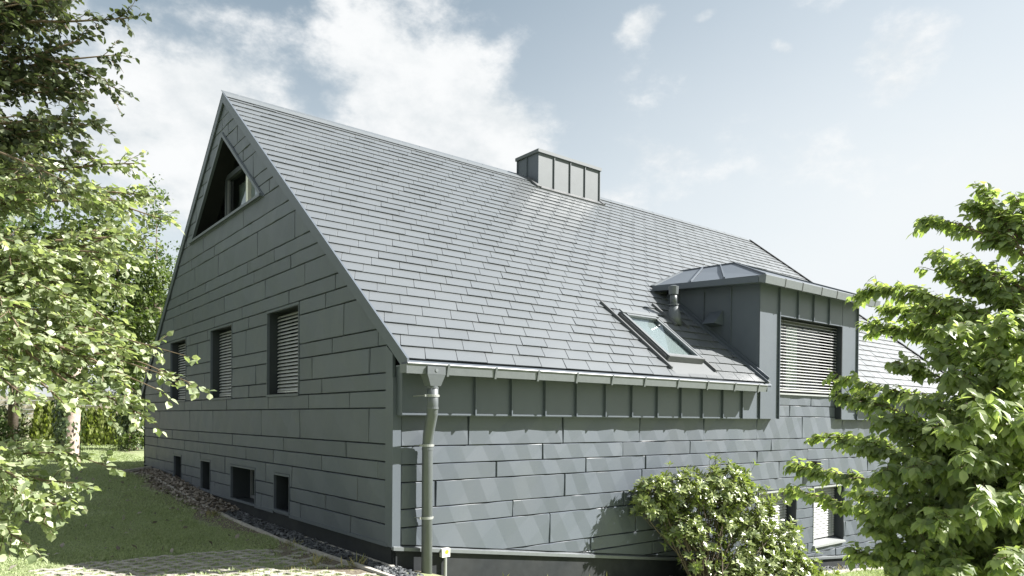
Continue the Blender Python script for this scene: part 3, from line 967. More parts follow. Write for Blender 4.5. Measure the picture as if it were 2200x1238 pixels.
for i, (vis, p, s, lo, hi) in enumerate(cands):
    k = srng.randrange(7)
    cut = lo > -.001 or hi < SW + .13
    if i < 299:
        me = variants[k]
        if cut:
            me = bpy.data.meshes.new('shingle'); me.from_pydata(shingle_verts(SW, 0.019 + 0.003 * (k % 3), (k - 3) * .0008, lo, hi), [], SF); me.materials.append(MT['roof'])
        o = link('shingle', me, roof_pt(p, s), roof)
        o.rotation_euler = (PITCH, 0, 0)
    else:
        b = len(sv); org = roof_pt(p, s)
        for (vx, vy, vz) in shingle_verts(SW, 0.019 + 0.003 * (k % 3), (k - 3) * .0008, lo, hi):
            sv.append(tuple(org + Vector((vx, 0, 0)) + UPS * vy + NRM * vz))
        sf_ += [[b + n for n in f] for f in SF]
tag(add('shingles', sv, sf_, 'roof', roof), kind='stuff')
# eave drip edge, ridge cap, far verge
MB().hexa([(-0.02, -0.36, 2.315), (6.96, -0.36, 2.315), (6.96, -0.30, 2.345), (-0.02, -0.30, 2.345)], [(-0.02, -0.36, 2.330), (6.96, -0.36, 2.330), (6.96, -0.30, 2.375), (-0.02, -0.30, 2.375)]).build('drip_edge', 'dark', roof)
mb = MB()
mb.extrude([(-0.02, RIDGE_Y - .16, RIDGE_Z - .095), (-0.02, RIDGE_Y, RIDGE_Z + .03), (-0.02, RIDGE_Y + .16, RIDGE_Z - .095), (-0.02, RIDGE_Y + .15, RIDGE_Z - .10), (-0.02, RIDGE_Y, RIDGE_Z + .012), (-0.02, RIDGE_Y - .15, RIDGE_Z - .10)], (7.0, 0, 0))
mb.extrude([(9.15, RIDGE_Y - .07, RIDGE_Z - .03), (9.15, RIDGE_Y, RIDGE_Z + .025), (9.15, RIDGE_Y + .07, RIDGE_Z - .03), (9.15, RIDGE_Y, RIDGE_Z + .01)], (7.05, 0, 0))
mb.build('ridge_cap', 'gutter', roof)
mb = MB()
mb.extrude([(HX1 - .05, EAVE_Y, roof_z(EAVE_Y) - .1), (HX1 - .05, RIDGE_Y, RIDGE_Z - .1), (HX1 - .05, RIDGE_Y, RIDGE_Z + .05), (HX1 - .05, EAVE_Y, roof_z(EAVE_Y) + .05)], (0.08, 0, 0))
mb.build('far_verge', 'dark', roof)

# ---- gutter
gut = MB()
GP = [(-0.30, 2.345), (-0.30, 2.235), (-0.43, 2.225), (-0.445, 2.315), (-0.455, 2.322), (-0.455, 2.335), (-0.442, 2.337), (-0.432, 2.327), (-0.42, 2.238), (-0.312, 2.246), (-0.312, 2.345)]
gut.extrude([(-0.085, y, z) for y, z in GP], (6.80, 0, 0))
gut.box(-0.09, -0.084, -0.445, -0.30, 2.232, 2.325); gut.box(6.716, 6.722, -0.445, -0.30, 2.232, 2.325)
gut.tube([(-0.085, -0.45, 2.333), (6.716, -0.45, 2.333)], 0.010, 8)
gutter = gut.build('gutter', 'gutter', house)
for x in (0.42, 1.08, 1.73, 2.38, 3.03, 3.68, 4.40, 5.10, 5.80, 6.45):
    MB().extrude([(x, -0.31, 2.218), (x, -0.437, 2.208), (x, -0.458, 2.30), (x, -0.468, 2.335), (x, -0.44, 2.352), (x, -0.433, 2.338), (x, -0.456, 2.332), (x, -0.447, 2.30), (x, -0.43, 2.222), (x, -0.31, 2.23)], (0.028, 0, 0)).build('gutter_bracket', 'gutter', gutter)
gut2 = MB().extrude([(10.75, y, z) for y, z in GP], (5.4, 0, 0)).build('gutter', 'gutter', house)

# ---- downpipe (thing's part)
pipe = MB()
PX, PYU, PYL, PR = 0.272, -0.385, -0.125, 0.062
PXL = 0.372
path = [(PX, PYU, 2.12), (PX, PYU, 1.88), (PX + .01, PYU + .02, 1.80), (PX + .08, -0.17, 1.56), (PXL, PYL - .01, 1.49), (PXL, PYL, 1.42), (PXL, PYL, -0.7)]
pipe.tube(path, PR, 20)
dp = pipe.build('downpipe', 'pipe', house, smooth=True)
mb = MB()
mb.hexa([(PX - .065, PYU - .062, 2.10), (PX + .065, PYU - .062, 2.10), (PX + .065, PYU + .062, 2.10), (PX - .065, PYU + .062, 2.10)], [(PX - .115, PYU - .078, 2.225), (PX + .115, PYU - .078, 2.225), (PX + .115, PYU + .07, 2.225), (PX - .115, PYU + .07, 2.225)])
mb.box(PX - .115, PX + .115, PYU - .079, PYU + .07, 2.225, 2.31)
mb.build('outlet', 'pipe', dp)
mb = MB().tube([(PX, PYU - .085, 2.27), (PX, PYU - .078, 2.27)], 0.02, 12); mb.build('stamp', 'gutter', dp)
for (x, y, z) in ((PX, PYU, 1.995), (PXL, PYL, 1.44), (PXL, PYL, 0.62)):
    mb = MB(); mb.tube([(x, y, z - .014), (x, y, z + .014)], PR + .006, 20)
    mb.box(x - PR - .04, x - PR + .002, y - .012, y + .012, z - .012, z + .012); mb.box(x + PR - .002, x + PR + .022, y - .01, y + .01, z - .01, z + .01)
    mb.tube([(x - PR - .03, y, z), (x - PR - .03, 0.0 if y > -.2 else -.12, z)], 0.006, 6)
    mb.build('pipe_clip', 'galv', dp)
for z in (2.085, 1.86, 1.40):
    x, y = (PX, PYU) if z > 1.7 else (PXL, PYL)
    MB().tube([(x, y, z - .012), (x, y, z + .012)], PR + .0035, 20).build('pipe_collar', 'pipe', dp)

# ---- dormer
dormer = MB().box(6.99, 10.38, 0.02, 0.04, 3.62, 4.08).build('dormer', 'dark', house)
DT = 4.09
def front_tray(x0, x1, z0, z1, seam=True): return tray(x0, x1, z0, z1, dormer, 'sheet', seam)
front_tray(6.972, 7.555, 1.79, DT); front_tray(9.815, 10.40, 1.79, DT)
xs_ = [7.57, 8.16, 8.70, 9.27, 9.805]
for a, b in zip(xs_[:-1], xs_[1:]): front_tray(a, b, 3.60, DT, b < 9.7)
mb = MB(); mb.box(7.545, 7.57, FY, 0.16, 1.79, 3.60); mb.box(9.80, 9.825, FY, 0.16, 1.79, 3.60); mb.box(7.57, 9.80, FY + .012, 0.16, 3.60, 3.62)
mb.build('reveal', 'reveal', dormer)
MB().box(10.40, 10.412, FY, 2.0, 1.80, DT).build('cheek', 'dark', dormer)
# cheek of standing seam trays (left face, X = 6.97)
def roofline(y): return 2.652 + SLOPE * y
ys_ = [FY + 0.012, 0.44, 1.015, 1.583, 1.83]
for a, b in zip(ys_[:-1], ys_[1:]):
    mb = MB()
    mb.extrude([(6.97, a + .002, max(roofline(a) - .03, 2.2)), (6.97, b - .002, roofline(b) - .03), (6.97, b - .002, DT + .12), (6.97, a + .002, DT + .12)], (0.012, 0, 0))
    if b < 1.8: mb.extrude([(6.945, b - .008, roofline(b) - .02), (6.945, b + .008, roofline(b) - .01), (6.945, b + .008, DT), (6.945, b - .008, DT)], (0.024, 0, 0))
    mb.build('cheek_tray', 'sheet', dormer)
mb = MB()
def along(x, h0, h1, y0, y1, w):
    a0 = Vector((x, y0, roofline(y0))); a1 = Vector((x, y1, roofline(y1)))
    mb.hexa([tuple(a0 + NRM * h0), tuple(a0 + NRM * h0 + Vector((w, 0, 0))), tuple(a1 + NRM * h0 + Vector((w, 0, 0))), tuple(a1 + NRM * h0)], [tuple(a0 + NRM * h1), tuple(a0 + NRM * h1 + Vector((w, 0, 0))), tuple(a1 + NRM * h1 + Vector((w, 0, 0))), tuple(a1 + NRM * h1)])
along(6.93, 0.0, 0.075, -0.30, 1.86, 0.02); along(6.83, 0.0, 0.05, -0.36, 1.75, 0.012); along(6.845, 0.012, 0.022, -0.34, 1.8, 0.09)
mb.build('cheek_flashing', 'sheet', dormer)
# vent hood on the cheek
mb = MB(); mb.hexa([(6.70, 0.60, 3.47), (6.966, 0.60, 3.44), (6.966, 0.86, 3.44), (6.70, 0.86, 3.47)], [(6.94, 0.60, 3.70), (6.966, 0.60, 3.70), (6.966, 0.86, 3.70), (6.94, 0.86, 3.70)])
mb.build('vent_hood', 'sheet', dormer)
# window below the trays
mb = MB(); x0, x1, z0, z1 = DW
mb.box(x0, x1, 0.155, 0.165, z0 - .3, z0 + .02); mb.box(x0, x1, 0.10, 0.16, 3.50, 3.60)
dw = mb.build('window', 'reveal', dormer)
dw['label'] = 'wide dormer window behind a silver blind'
slats(WAL, x0 + .0, x1 - .02, z0 + .085, z1 - .02, 0.005, 23, dw, tilt=0.35, width=0.06)
pane(WAL, x0 - .02, x1 + .02, z0 - .02, z1 - .02, -0.10, dw)
mb = MB()
for (c0, c1) in ((7.62, 8.12), (8.36, 8.78)):
    n = 9
    for k in range(n):
        xa, xb = c0 + (c1 - c0) * k / n, c0 + (c1 - c0) * (k + 1) / n
        ya, yb = 0.2 + .025 * (k % 2), 0.2 + .025 * ((k + 1) % 2)
        mb.hexa([(xa, ya, 2.3), (xb, yb, 2.3), (xb, yb + .006, 2.3), (xa, ya + .006, 2.3)], [(xa, ya, 3.5), (xb, yb, 3.5), (xb, yb + .006, 3.5), (xa, ya + .006, 3.5)])
mb.build('curtain', 'curtain', dw)
MB().hexa([(x0 - .02, -0.045, 2.222), (x1, -0.045, 2.222), (x1, 0.12, 2.235), (x0 - .02, 0.12, 2.235)], [(x0 - .02, -0.045, 2.25), (x1, -0.045, 2.25), (x1, 0.12, 2.27), (x0 - .02, 0.12, 2.27)]).build('sill', 'sill', dw)
# dormer roof: hipped, standing seams
C1 = Vector((6.70, -0.385, 4.165)); C2 = Vector((10.68, -0.385, 4.165)); PK = Vector((8.72, 1.58, 4.95)); RB = Vector((8.85, 3.02, 5.03)); VL = Vector((6.80, 2.10, 4.33)); VR = Vector((10.6, 2.10, 4.33))
mb = MB()
mb.poly([C1, PK, RB, VL]); mb.poly([C1, C2, PK]); mb.poly([C2, VR, RB, PK])
drf = mb.build('dormer_roof', 'sheet', dormer)
def seam3(a, b, mat='sheet', name='seam', w=0.022, h=0.028):
    a = Vector(a); b = Vector(b); t = (b - a).normalized(); s = t.cross(Vector((0, 0, 1))).normalized() * w / 2; u = Vector((0, 0, 1)) * h
    n0 = Vector((0, 0, -.004))
    MB().hexa([a - s + n0, a + s + n0, b + s + n0, b - s + n0], [a - s + u, a + s + u, b + s + u, b - s + u]).build(name, mat, drf)
E0, E1 = Vector((6.70, 1.117, 4.255)), Vector((8.78, 2.40, 5.0))
seam3(E0, E1); seam3((6.70, 0.40, 4.215), (8.74, 1.93, 4.965)); seam3(C1, PK); seam3(PK, RB); seam3(C2, PK)
seam3(VL + Vector((-.02, 0, 0)), RB, name='valley_flashing', w=0.12, h=0.012, mat='lightsheet')
# dormer eaves: box gutters and soffit
mb = MB(); mb.extrude([(6.66, -0.30, 4.05), (6.66, -0.42, 4.02), (6.66, -0.44, 4.15), (6.66, -0.42, 4.165), (6.66, -0.30, 4.16)], (4.06, 0, 0))
mb.build('eave_gutter', 'gutter', dormer)
mb = MB(); mb.extrude([(6.66, -0.29, 4.05), (6.66, -0.29, 4.155), (6.66, 1.98, 4.305), (6.66, 1.98, 4.20)], (0.09, 0, 0))
mb.build('eave_gutter', 'sheet', dormer)
mb = MB(); mb.box(6.75, 10.6, -0.29, FY + .01, 4.085, 4.10); mb.hexa([(6.75, FY, 4.085), (6.99, FY, 4.085), (6.99, 1.9, 4.2), (6.75, 1.9, 4.2)], [(6.75, FY, 4.10), (6.99, FY, 4.10), (6.99, 1.9, 4.215), (6.75, 1.9, 4.215)])
mb.build('soffit', 'sheet', dormer)
for x in (7.25, 7.80, 8.45, 9.0, 9.6, 10.1, 10.5):
    MB().extrude([(x, -0.30, 4.04), (x, -0.425, 4.008), (x, -0.447, 4.15), (x, -0.42, 4.172), (x, -0.436, 4.148), (x, -0.418, 4.02), (x, -0.30, 4.05)], (0.02, 0, 0)).build('gutter_bracket', 'dframe', dormer)

# ---- chimney
CX0, CX1, CY0, CY1, CT = 7.064, 9.095, 5.818, 6.60, 8.02
chim = MB().box(CX0 + .01, CX1 - .01, CY0 + .01, CY1 - .01, 7.0, CT - .01).build('chimney', 'dark', house)
for a, b in zip([CX0, 7.557, 8.081, 8.581], [7.557, 8.081, 8.581, CX1]):
    mb = MB(); mb.box(a + .001, b - .001, CY0, CY0 + .009, 7.20, CT); mb.box(b - .014, b + .004, CY0 - .03, CY0 - .0005, 7.20, CT); mb.build('tray', 'lightsheet', chim)
for a, b in ((CY0, 6.24), (6.24, CY1)):
    mb = MB(); mb.box(CX0, CX0 + .009, a + .001, b - .001, 7.15, CT); mb.box(CX0 - .028, CX0 - .0005, b - .014, b + .004, 7.3, CT); mb.build('tray', 'sheet', chim)
MB().box(CX1 - .009, CX1, CY0, CY1, 7.2, CT).build('tray', 'sheet', chim)
MB().box(CX0, CX1, CY1 - .009, CY1, 7.0, CT).build('tray', 'sheet', chim)
MB().box(CX0 - .045, CX1 + .03, CY0 - .05, CY1 + .04, CT + .001, CT + .075).build('cap', 'lightsheet', chim)
mb = MB()
def along2(x0, x1, y0, y1, h):
    mb.hexa([(x0, y0, roofline(y0)), (x1, y0, roofline(y0)), (x1, y1, roofline(y1)), (x0, y1, roofline(y1))], [tuple(Vector((x, y, roofline(y))) + NRM * h) for x, y in ((x0, y0), (x1, y0), (x1, y1), (x0, y1))])
along2(CX0 - .03, CX1 + .05, 5.70, 5.83, 0.035); along2(CX0 - .13, CX0 - .0, 5.72, 6.1, 0.055); along2(CX1, CX1 + .10, 5.72, 6.1, 0.055)
mb.build('flashing', 'dframe', chim)

# ---- skylight
sk0 = Vector((4.66, -0.04, roofline(-0.04)))
def SP(x, y, h): return tuple(Vector((x, y, roofline(y))) + NRM * h)
def rbox(mb, x0, x1, y0, y1, h0, h1):
    return mb.hexa([SP(x0, y0, h0), SP(x1, y0, h0), SP(x1, y1, h0), SP(x0, y1, h0)], [SP(x0, y0, h1), SP(x1, y0, h1), SP(x1, y1, h1), SP(x0, y1, h1)])
SX0, SX1, SY0, SY1 = 4.65, 5.52, 0.0, 0.98
mb = MB()
rbox(mb, SX0, SX0 + .075, SY0, SY1, 0, .10); rbox(mb, SX1 - .075, SX1, SY0, SY1, 0, .10); rbox(mb, SX0 + .075, SX1 - .075, SY0, SY0 + .05, 0, .10); rbox(mb, SX0 + .075, SX1 - .075, SY1 - .09, SY1, 0, .115)
sky_w = mb.build('skylight', 'gutter', roof if False else house)
mb = MB(); rbox(mb, SX0 + .075, SX1 - .075, SY0 + .05, SY1 - .09, .078, .084); mb.build('pane', 'glass', sky_w)
mb = MB(); rbox(mb, SX0 + .075, SX1 - .075, SY0 + .05, SY1 - .09, .02, .03); mb.build('blackout_blind', 'slat', sky_w)
mb = MB(); rbox(mb, SX0 - .01, SX1 + .01, SY1 - .05, SY1 + .03, .10, .125); rbox(mb, SX0 - .008, SX0 + .02, SY0 - .01, SY1 - .05, .10, .108); rbox(mb, SX1 - .02, SX1 + .008, SY0 - .01, SY1 - .05, .10, .108); mb.build('cover_frame', 'lightsheet', sky_w)
mb = MB(); rbox(mb, SX0, SX1, SY0 - .028, SY0 - .001, 0, .108); rbox(mb, SX0 - .03, SX0 - .001, SY0, SY1, 0, .085); mb.build('frame_side', 'dframe', sky_w)
mb = MB(); rbox(mb, 4.56, 5.65, -0.335, 1.03, -.004, .009); mb.build('apron', 'roof', sky_w)
for (x, y0, y1) in ((4.54, -0.19, 1.29), (5.635, -0.186, 0.12), (6.03, 0.93, 1.467), (6.33, 0.90, 1.05)):
    mb = MB(); rbox(mb, x, x + .035, y0, y1, 0, .05); rbox(mb, x + .035, x + .06, y0, y1, 0, .016); mb.build('upstand', 'dframe', sky_w)

# ---- soil vent pipe through the roof
VB = Vector((6.17, 1.05, roofline(1.05)))
mb = MB()
mb.tube([VB + Vector((0, 0, -.05)), VB + Vector((0, 0, .10)), VB + Vector((-.02, 0, .30))], [0.13, 0.115, 0.07], 16)
vp_ = mb.build('vent_pipe', 'pipe', house, smooth=True)
mb = MB().tube([VB + Vector((-.02, 0, .29)), VB + Vector((-.02, 0, .31))], 0.088, 16); mb.build('storm_collar', 'pipe', vp_)
mb = MB().tube([VB + Vector((-.02, 0, .30)), VB + Vector((-.03, 0, .50))], 0.060, 16); mb.build('stack', 'pipe', vp_, smooth=True)
mb = MB().tube([VB + Vector((-.03, 0, .48)), VB + Vector((-.03, 0, .62)), VB + Vector((-.03, 0, .64))], [0.080, 0.090, 0.04], 16); mb.build('cowl', 'pipe', vp_)

# ---- small yellow marked box on a post by the plinth
sb = empty('service_box', (0.69, -0.03, -0.6))
tag(sb, 'small pale box with yellow dot on a grey post against the plinth', 'electrical box')
MB().box(0.625, 0.735, -0.055, 0.0, 0.125, 0.225).build('box', 'white', sb)
MB().tube([(0.69, -0.058, 0.185), (0.69, -0.054, 0.185)], 0.025, 14).build('dot', 'yellow', sb)
MB().tube([(0.685, -0.03, -0.6), (0.685, -0.03, 0.126)], 0.02, 10).build('post', 'galv', sb)


# ------------------------------------------------------------------ paving, edging, slate
edging = empty('edging', (-0.3, 5.0, 0.1))
tag(edging, 'pale concrete edging stones between the lawn and slate bed', 'edging')
ey = -0.55
pts = []
while ey < 11.3:
    pts.append(ey); ey += 1.0
for a in pts:
    def exf(y): return -0.20 - 0.12 * min(max(y / 2.0, 0), 1) - 0.02 * math.sin(y)
    b = a + 0.985
    j = random.uniform(-.008, .008)
    za, zb_ = float(gz(-.3, a)) + .028 + j, float(gz(-.3, b)) + .028 - j
    MB().hexa([(exf(a) - .05, a, za - .2), (exf(a) + .01, a, za - .2), (exf(b) + .01, b, zb_ - .2), (exf(b) - .05, b, zb_ - .2)], [(exf(a) - .045, a, za), (exf(a) + .005, a, za), (exf(b) + .005, b, zb_), (exf(b) - .045, b, zb_)]).build('kerb_stone', 'kerb', edging)
MB().hexa([(-0.72, 11.22, .3), (-0.05, 11.62, .3), (-0.02, 11.56, .3), (-0.69, 11.15, .3)], [(-0.72, 11.22, .50), (-0.05, 11.62, .56), (-0.02, 11.56, .56), (-0.69, 11.15, .50)]).build('kerb_stone', 'kerb', edging)

paving = empty('turf_paving', (-1.5, 0.8, 0.05))
tag(paving, 'weathered zigzag turf pavers with grass growing in the gaps', 'paving')
def paver_mesh(t):
    # one chevron of a zigzag band: period .21, amplitude .06, band .075
    p, a, w = 0.207, 0.062, 0.078
    mid = [(-p / 2, 0.0), (-p * .30, 0.0), (-p * .08, a), (p * .08, a), (p * .30, 0.0), (p / 2, 0.0)]
    top = [(x, y + w / 2) for x, y in mid]; bot = [(x, y - w / 2) for x, y in mid]
    v = [(x, y, 0.0) for x, y in bot] + [(x, y, 0.0) for x, y in top] + [(x * 1.02, y - .004, -.06) for x, y in bot] + [(x * 1.02, y + .004, -.06) for x, y in top]
    n = len(mid); f = []
    for i in range(n - 1):
        f.append([i, i + 1, n + i + 1, n + i]); f.append([2 * n + i, 2 * n + i + 1, i + 1, i]); f.append([n + i, n + i + 1, 3 * n + i + 1, 3 * n + i])
    f.append([0, n, 3 * n, 2 * n]); f.append([n - 1, 3 * n - 1, 4 * n - 1, 2 * n - 1])
    me = bpy.data.meshes.new('paver'); me.from_pydata(v, [], f); me.materials.append(MT['concrete']); return me
pme = paver_mesh(0)
ang = math.radians(-20)
ux, uy = Vector((math.cos(ang), math.sin(ang), 0)), Vector((-math.sin(ang), math.cos(ang), 0))
count = 0
PAV = []
for i in range(-16, 17):
    for j in range(-14, 16):
        p = Vector((-1.55, 0.9, 0)) + ux * (i * 0.207 + (0.1035 if j % 2 else 0)) + uy * (j * 0.142)
        if not (-3.15 < p.x < -0.36): continue
        top = 2.12 + 0.10 * math.sin(p.x * 2) - 0.5 * max(0, p.x + 0.9)
        if not (0.05 - 0.10 * (p.x + 3) < p.y < top): continue
        d = p - CAM; zz = d.dot(R_FWD); py = 917 - 1541 * (d.dot(R_UP)) / zz
        if py > 1262: continue
        if p.x > -1.2 and random.random() < 0.22 * (p.x + 1.9): continue
        count += 1
        if count > 298: continue
        z = float(gz(p.x, p.y)) + 0.012 + random.uniform(-.007, .005)
        o = link('paver', pme, (p.x, p.y, z), paving)
        o.rotation_euler = (random.uniform(-.02, .02), random.uniform(-.02, .02), ang + random.uniform(-.03, .03))
        PAV.append((p.x, p.y))


# scattered small solids / blades with numpy
def rot_frames(n, rng, tilt):
    a = rng.random(n) * 2 * PI
    t = rng.normal(0, tilt, (n, 2))
    X = np.stack([np.cos(a), np.sin(a), t[:, 0]], 1); X /= np.linalg.norm(X, axis=1)[:, None]
    Z = np.stack([t[:, 1], t[:, 0] * .5, np.ones(n)], 1)
    Y = np.cross(Z, X); Y /= np.linalg.norm(Y, axis=1)[:, None]
    Z = np.cross(X, Y)
    return X, Y, Z


def scatter(name, pos, tv, tf, size, frames, mat, rnd, parent=None):
    X, Y, Z = frames
    n = len(pos); tv = np.asarray(tv, float); k = len(tv)
    size = np.asarray(size, float)
    if size.ndim == 1: size = np.stack([size] * 3, 1)
    V = pos[:, None, :] + (tv[None, :, 0, None] * size[:, None, 0, None]) * X[:, None, :] + (tv[None, :, 1, None] * size[:, None, 1, None]) * Y[:, None, :] + (tv[None, :, 2, None] * size[:, None, 2, None]) * Z[:, None, :]
    V = V.reshape(-1, 3)
    faces = []
    base = np.arange(n) * k
    for f in tf:
        faces.append((base[:, None] + np.array(f)[None, :]))
    org = np.array([(V[:, 0].min() + V[:, 0].max()) / 2, (V[:, 1].min() + V[:, 1].max()) / 2, V[:, 2].min()])
    me = bpy.data.meshes.new(name)
    me.vertices.add(len(V)); me.vertices.foreach_set('co', (V - org).astype(np.float32).ravel())
    loops = np.concatenate([a.ravel() for a in faces])
    lens = np.concatenate([np.full(len(a), a.shape[1]) for a in faces])
    starts = np.concatenate([[0], np.cumsum(lens)[:-1]])
    me.loops.add(len(loops)); me.loops.foreach_set('vertex_index', loops.astype(np.int32))
    me.polygons.add(len(lens)); me.polygons.foreach_set('loop_start', starts.astype(np.int32)); me.polygons.foreach_set('loop_total', lens.astype(np.int32))
    me.update(calc_edges=True)
    a = me.attributes.new('rnd', 'FLOAT', 'POINT'); a.data.foreach_set('value', np.repeat(rnd, k).astype(np.float32))
    me.materials.append(MT[mat])
    return link(name, me, org, parent)


CHIP_V = [(-.5, -.35, 0), (.1, -.5, .02), (.5, -.1, 0), (.3, .45, .02), (-.4, .4, 0), (-.4, -.25, .22), (.1, -.38, .26), (.4, -.05, .2), (.2, .33, .26), (-.3, .3, .2)]
CHIP_F = [(5, 6, 7, 8, 9), (0, 1, 6, 5), (1, 2, 7, 6), (2, 3, 8, 7), (3, 4, 9, 8), (4, 0, 5, 9)]


def exf_np(y): return -0.20 - 0.12 * np.clip(y / 2.0, 0, 1)


def slate_bed():
    rng = np.random.default_rng(2)
    n = 5200
    y = rng.random(n) * 12.0 - 0.6
    keep = rng.random(n) < np.where(y > 6.5, 0.45, 1.0); y = y[keep]; n = len(y)
    x = exf_np(y) + 0.02 + rng.random(n) * (-exf_np(y) + 0.03)
    # long side bed
    n2 = 2600
    x2 = rng.random(n2) * 9 + 4.0; y2 = -0.02 - rng.random(n2) * 0.42
    x = np.concatenate([x, x2]); y = np.concatenate([y, y2]); n = len(x)
    z = gz(x, y) + rng.random(n) * 0.03
    s = 0.028 + 0.055 * rng.random(n) ** 2
    o = scatter('slate_chips', np.stack([x, y, z], 1), CHIP_V, CHIP_F, np.stack([s, s * .8, s * .6], 1), rot_frames(n, rng, .38), 'slate', rng.random(n) ** 1.6)
    tag(o, 'loose dark slate chips filling the bed along the walls', 'slate chips', None, 'stuff')
    m = 2600
    y = 5.2 + rng.random(m) * 6.0; w = 0.25 + 0.5 * rng.random(m) ** 1.5
    x = 0.02 - rng.random(m) * (0.32 + 0.5 * w)
    z = gz(x, y) + 0.01 + 0.06 * rng.random(m) * (x > -.35)
    x = np.concatenate([x, -3.8 + 3.2 * rng.random(150)]); y = np.concatenate([y, 1.6 + 10 * rng.random(150)]); z = np.concatenate([z, gz(x[-150:], y[-150:]) + .03]); m += 150
    s = 0.03 + 0.04 * rng.random(m)
    tv = [(-.5, 0, 0), (0, -.3, .12), (.5, 0, .05), (0, .3, .16)]
    o = scatter('dead_leaves', np.stack([x, y, z], 1), tv, [(0, 1, 3), (1, 2, 3)], s * 1.6, rot_frames(m, rng, .7), 'litter', rng.random(m))
    tag(o, 'brown dead leaves drifted over the far end of the slate bed', 'dead leaves', None, 'stuff')


slate_bed()
# kerb on the long side, right
kerb2 = empty('edging', (8, -0.5, -1.0))
tag(kerb2, 'curved pale edging stones before the sunlit wall at lower right', 'edging')
for k in range(9):
    a, b = 5.2 + k * .9, 5.2 + k * .9 + .885
    ya, yb = -0.47 - 0.02 * k * 0, -0.47
    za, zb_ = float(gz(a, -.45)) + .05, float(gz(b, -.45)) + .05
    MB().hexa([(a, ya - .06, za - .2), (b, yb - .06, zb_ - .2), (b, yb, zb_ - .2), (a, ya, za - .2)], [(a, ya - .055, za), (b, yb - .055, zb_), (b, yb - .005, zb_), (a, ya - .005, za)]).build('kerb_stone', 'kerb', kerb2)

BLADE_V = [(-.5, 0, 0), (.5, 0, 0), (.25, .12, .6), (0, .45, 1.0)]
BLADE_F = [(0, 1, 2), (0, 2, 3)]


def blades(pos, h, w, rng, mat, name, tilt=.35):
    n = len(pos)
    return scatter(name, pos, BLADE_V, BLADE_F, np.stack([w, h * .9, h], 1), rot_frames(n, rng, tilt), mat, rng.random(n))


def lawn():
    rng = np.random.default_rng(4)
    P_ = []
    H_ = []
    def region(x0, x1, y0, y1, dens, h):
        n = int((x1 - x0) * (y1 - y0) * dens)
        x = x0 + rng.random(n) * (x1 - x0); y = y0 + rng.random(n) * (y1 - y0)
        P_.append(np.stack([x, y], 1)); H_.append(np.full(n, h))
    region(-5.2, -0.3, 1.0, 6.0, 4200, .034); region(-5.2, -0.3, 6, 12, 2200, .036); region(-6, 0.6, 12, 20, 900, .045); region(-6, 3, 20, 27, 350, .06)
    region(4.5, 12, -1.8, -0.52, 3000, .035)
    region(-5.2, -3.0, -0.5, 1.0, 4200, .036)
    p = np.concatenate(P_); h = np.concatenate(H_)
    top = 2.12 + 0.10 * np.sin(p[:, 0] * 2) - 0.5 * np.clip(p[:, 0] + 0.9, 0, None)
    onpav = (p[:, 0] > -3.15) & (p[:, 0] < -0.2) & (p[:, 1] < top + .03) & (p[:, 1] > -.6)
    edge = (p[:, 0] > -0.62 - 0.25 * np.sin(p[:, 1] * 1.7)) & (p[:, 1] < 12) & (p[:, 1] > -.3)
    # on the paving and by the kerb only a thin scatter
    keep = np.where(onpav, rng.random(len(p)) < 0.05, np.where(edge, rng.random(len(p)) < 0.12, True))
    inhouse = (p[:, 0] > -0.02) & (p[:, 1] > 0) & (p[:, 1] < 12.5)
    keep &= ~inhouse
    p = p[keep]; h = h[keep]
    pos = np.stack([p[:, 0], p[:, 1], gz(p[:, 0], p[:, 1]) - .004], 1)
    hh = h * (0.6 + 0.8 * rng.random(len(h))) * (1 + .35 * np.sin(p[:, 0] * 3.1 + 1.3 * np.sin(p[:, 1] * 1.9)) * np.sin(p[:, 1] * 2.3))
    o = blades(pos, hh, 0.009 + 0.006 * rng.random(len(h)) + 0.1 * (h > .04) * h, rng, 'grass', 'grass', .85)
    tag(o, 'short green lawn grass left of the house', 'grass', None, 'stuff')
    # grass in the paver gaps
    q = np.array(PAV); n = len(q) * 26
    idx = rng.integers(0, len(q), n)
    off = rng.normal(0, .02, (n, 2))
    g = q[idx] + np.array([uy.x, uy.y]) * (-0.075) + off + np.outer((rng.random(n) - .5) * .12, np.array([ux.x, ux.y]))
    pos = np.stack([g[:, 0], g[:, 1], gz(g[:, 0], g[:, 1]) - .01], 1)
    w = (0.35 + 0.65 * np.clip((g[:, 0] + 2.4) / 1.6, 0, 1))
    sel = rng.random(n) < w
    pos = pos[sel]; n = len(pos)
    o = blades(pos, .03 + .03 * rng.random(n), .007 + .004 * rng.random(n), rng, 'grass', 'joint_grass')
    tag(o, 'thin grass growing in the gaps of the zigzag pavers', 'grass', None, 'stuff')
    # dry tufts: near the kerb, along the plinth
    cs = [(-0.42, 0.85, .09, 30), (-0.27, 0.35, .14, 34), (-0.62, 0.62, .15, 24), (1.35, -0.3, .2, 8), (2.1, -0.35, .2, 9), (2.9, -0.3, .22, 8), (-0.9, .55, .06, 50), (-1.3, 0.75, .06, 40), (-0.35, 2.0, .10, 50), (-0.45, 5.1, .12, 40),
          (8.0, -0.42, .14, 14), (9.4, -0.40, .16, 18)]
    pp, hh = [], []
    for (x, y, h, n) in cs:
        a = rng.normal(0, .06, (n, 2)); pp.append(np.stack([x + a[:, 0], y + a[:, 1], gz(x + a[:, 0], y + a[:, 1]) - .01], 1)); hh.append(h * (.4 + .8 * rng.random(n)))
    pp = np.concatenate(pp); hh = np.concatenate(hh)
    o = blades(pp, hh, .003 + .003 * rng.random(len(hh)), rng, 'straw', 'dry_grass', .45)
    tag(o, 'dry straw coloured grass tufts by the kerb and plinth', 'grass', None, 'stuff')


lawn()

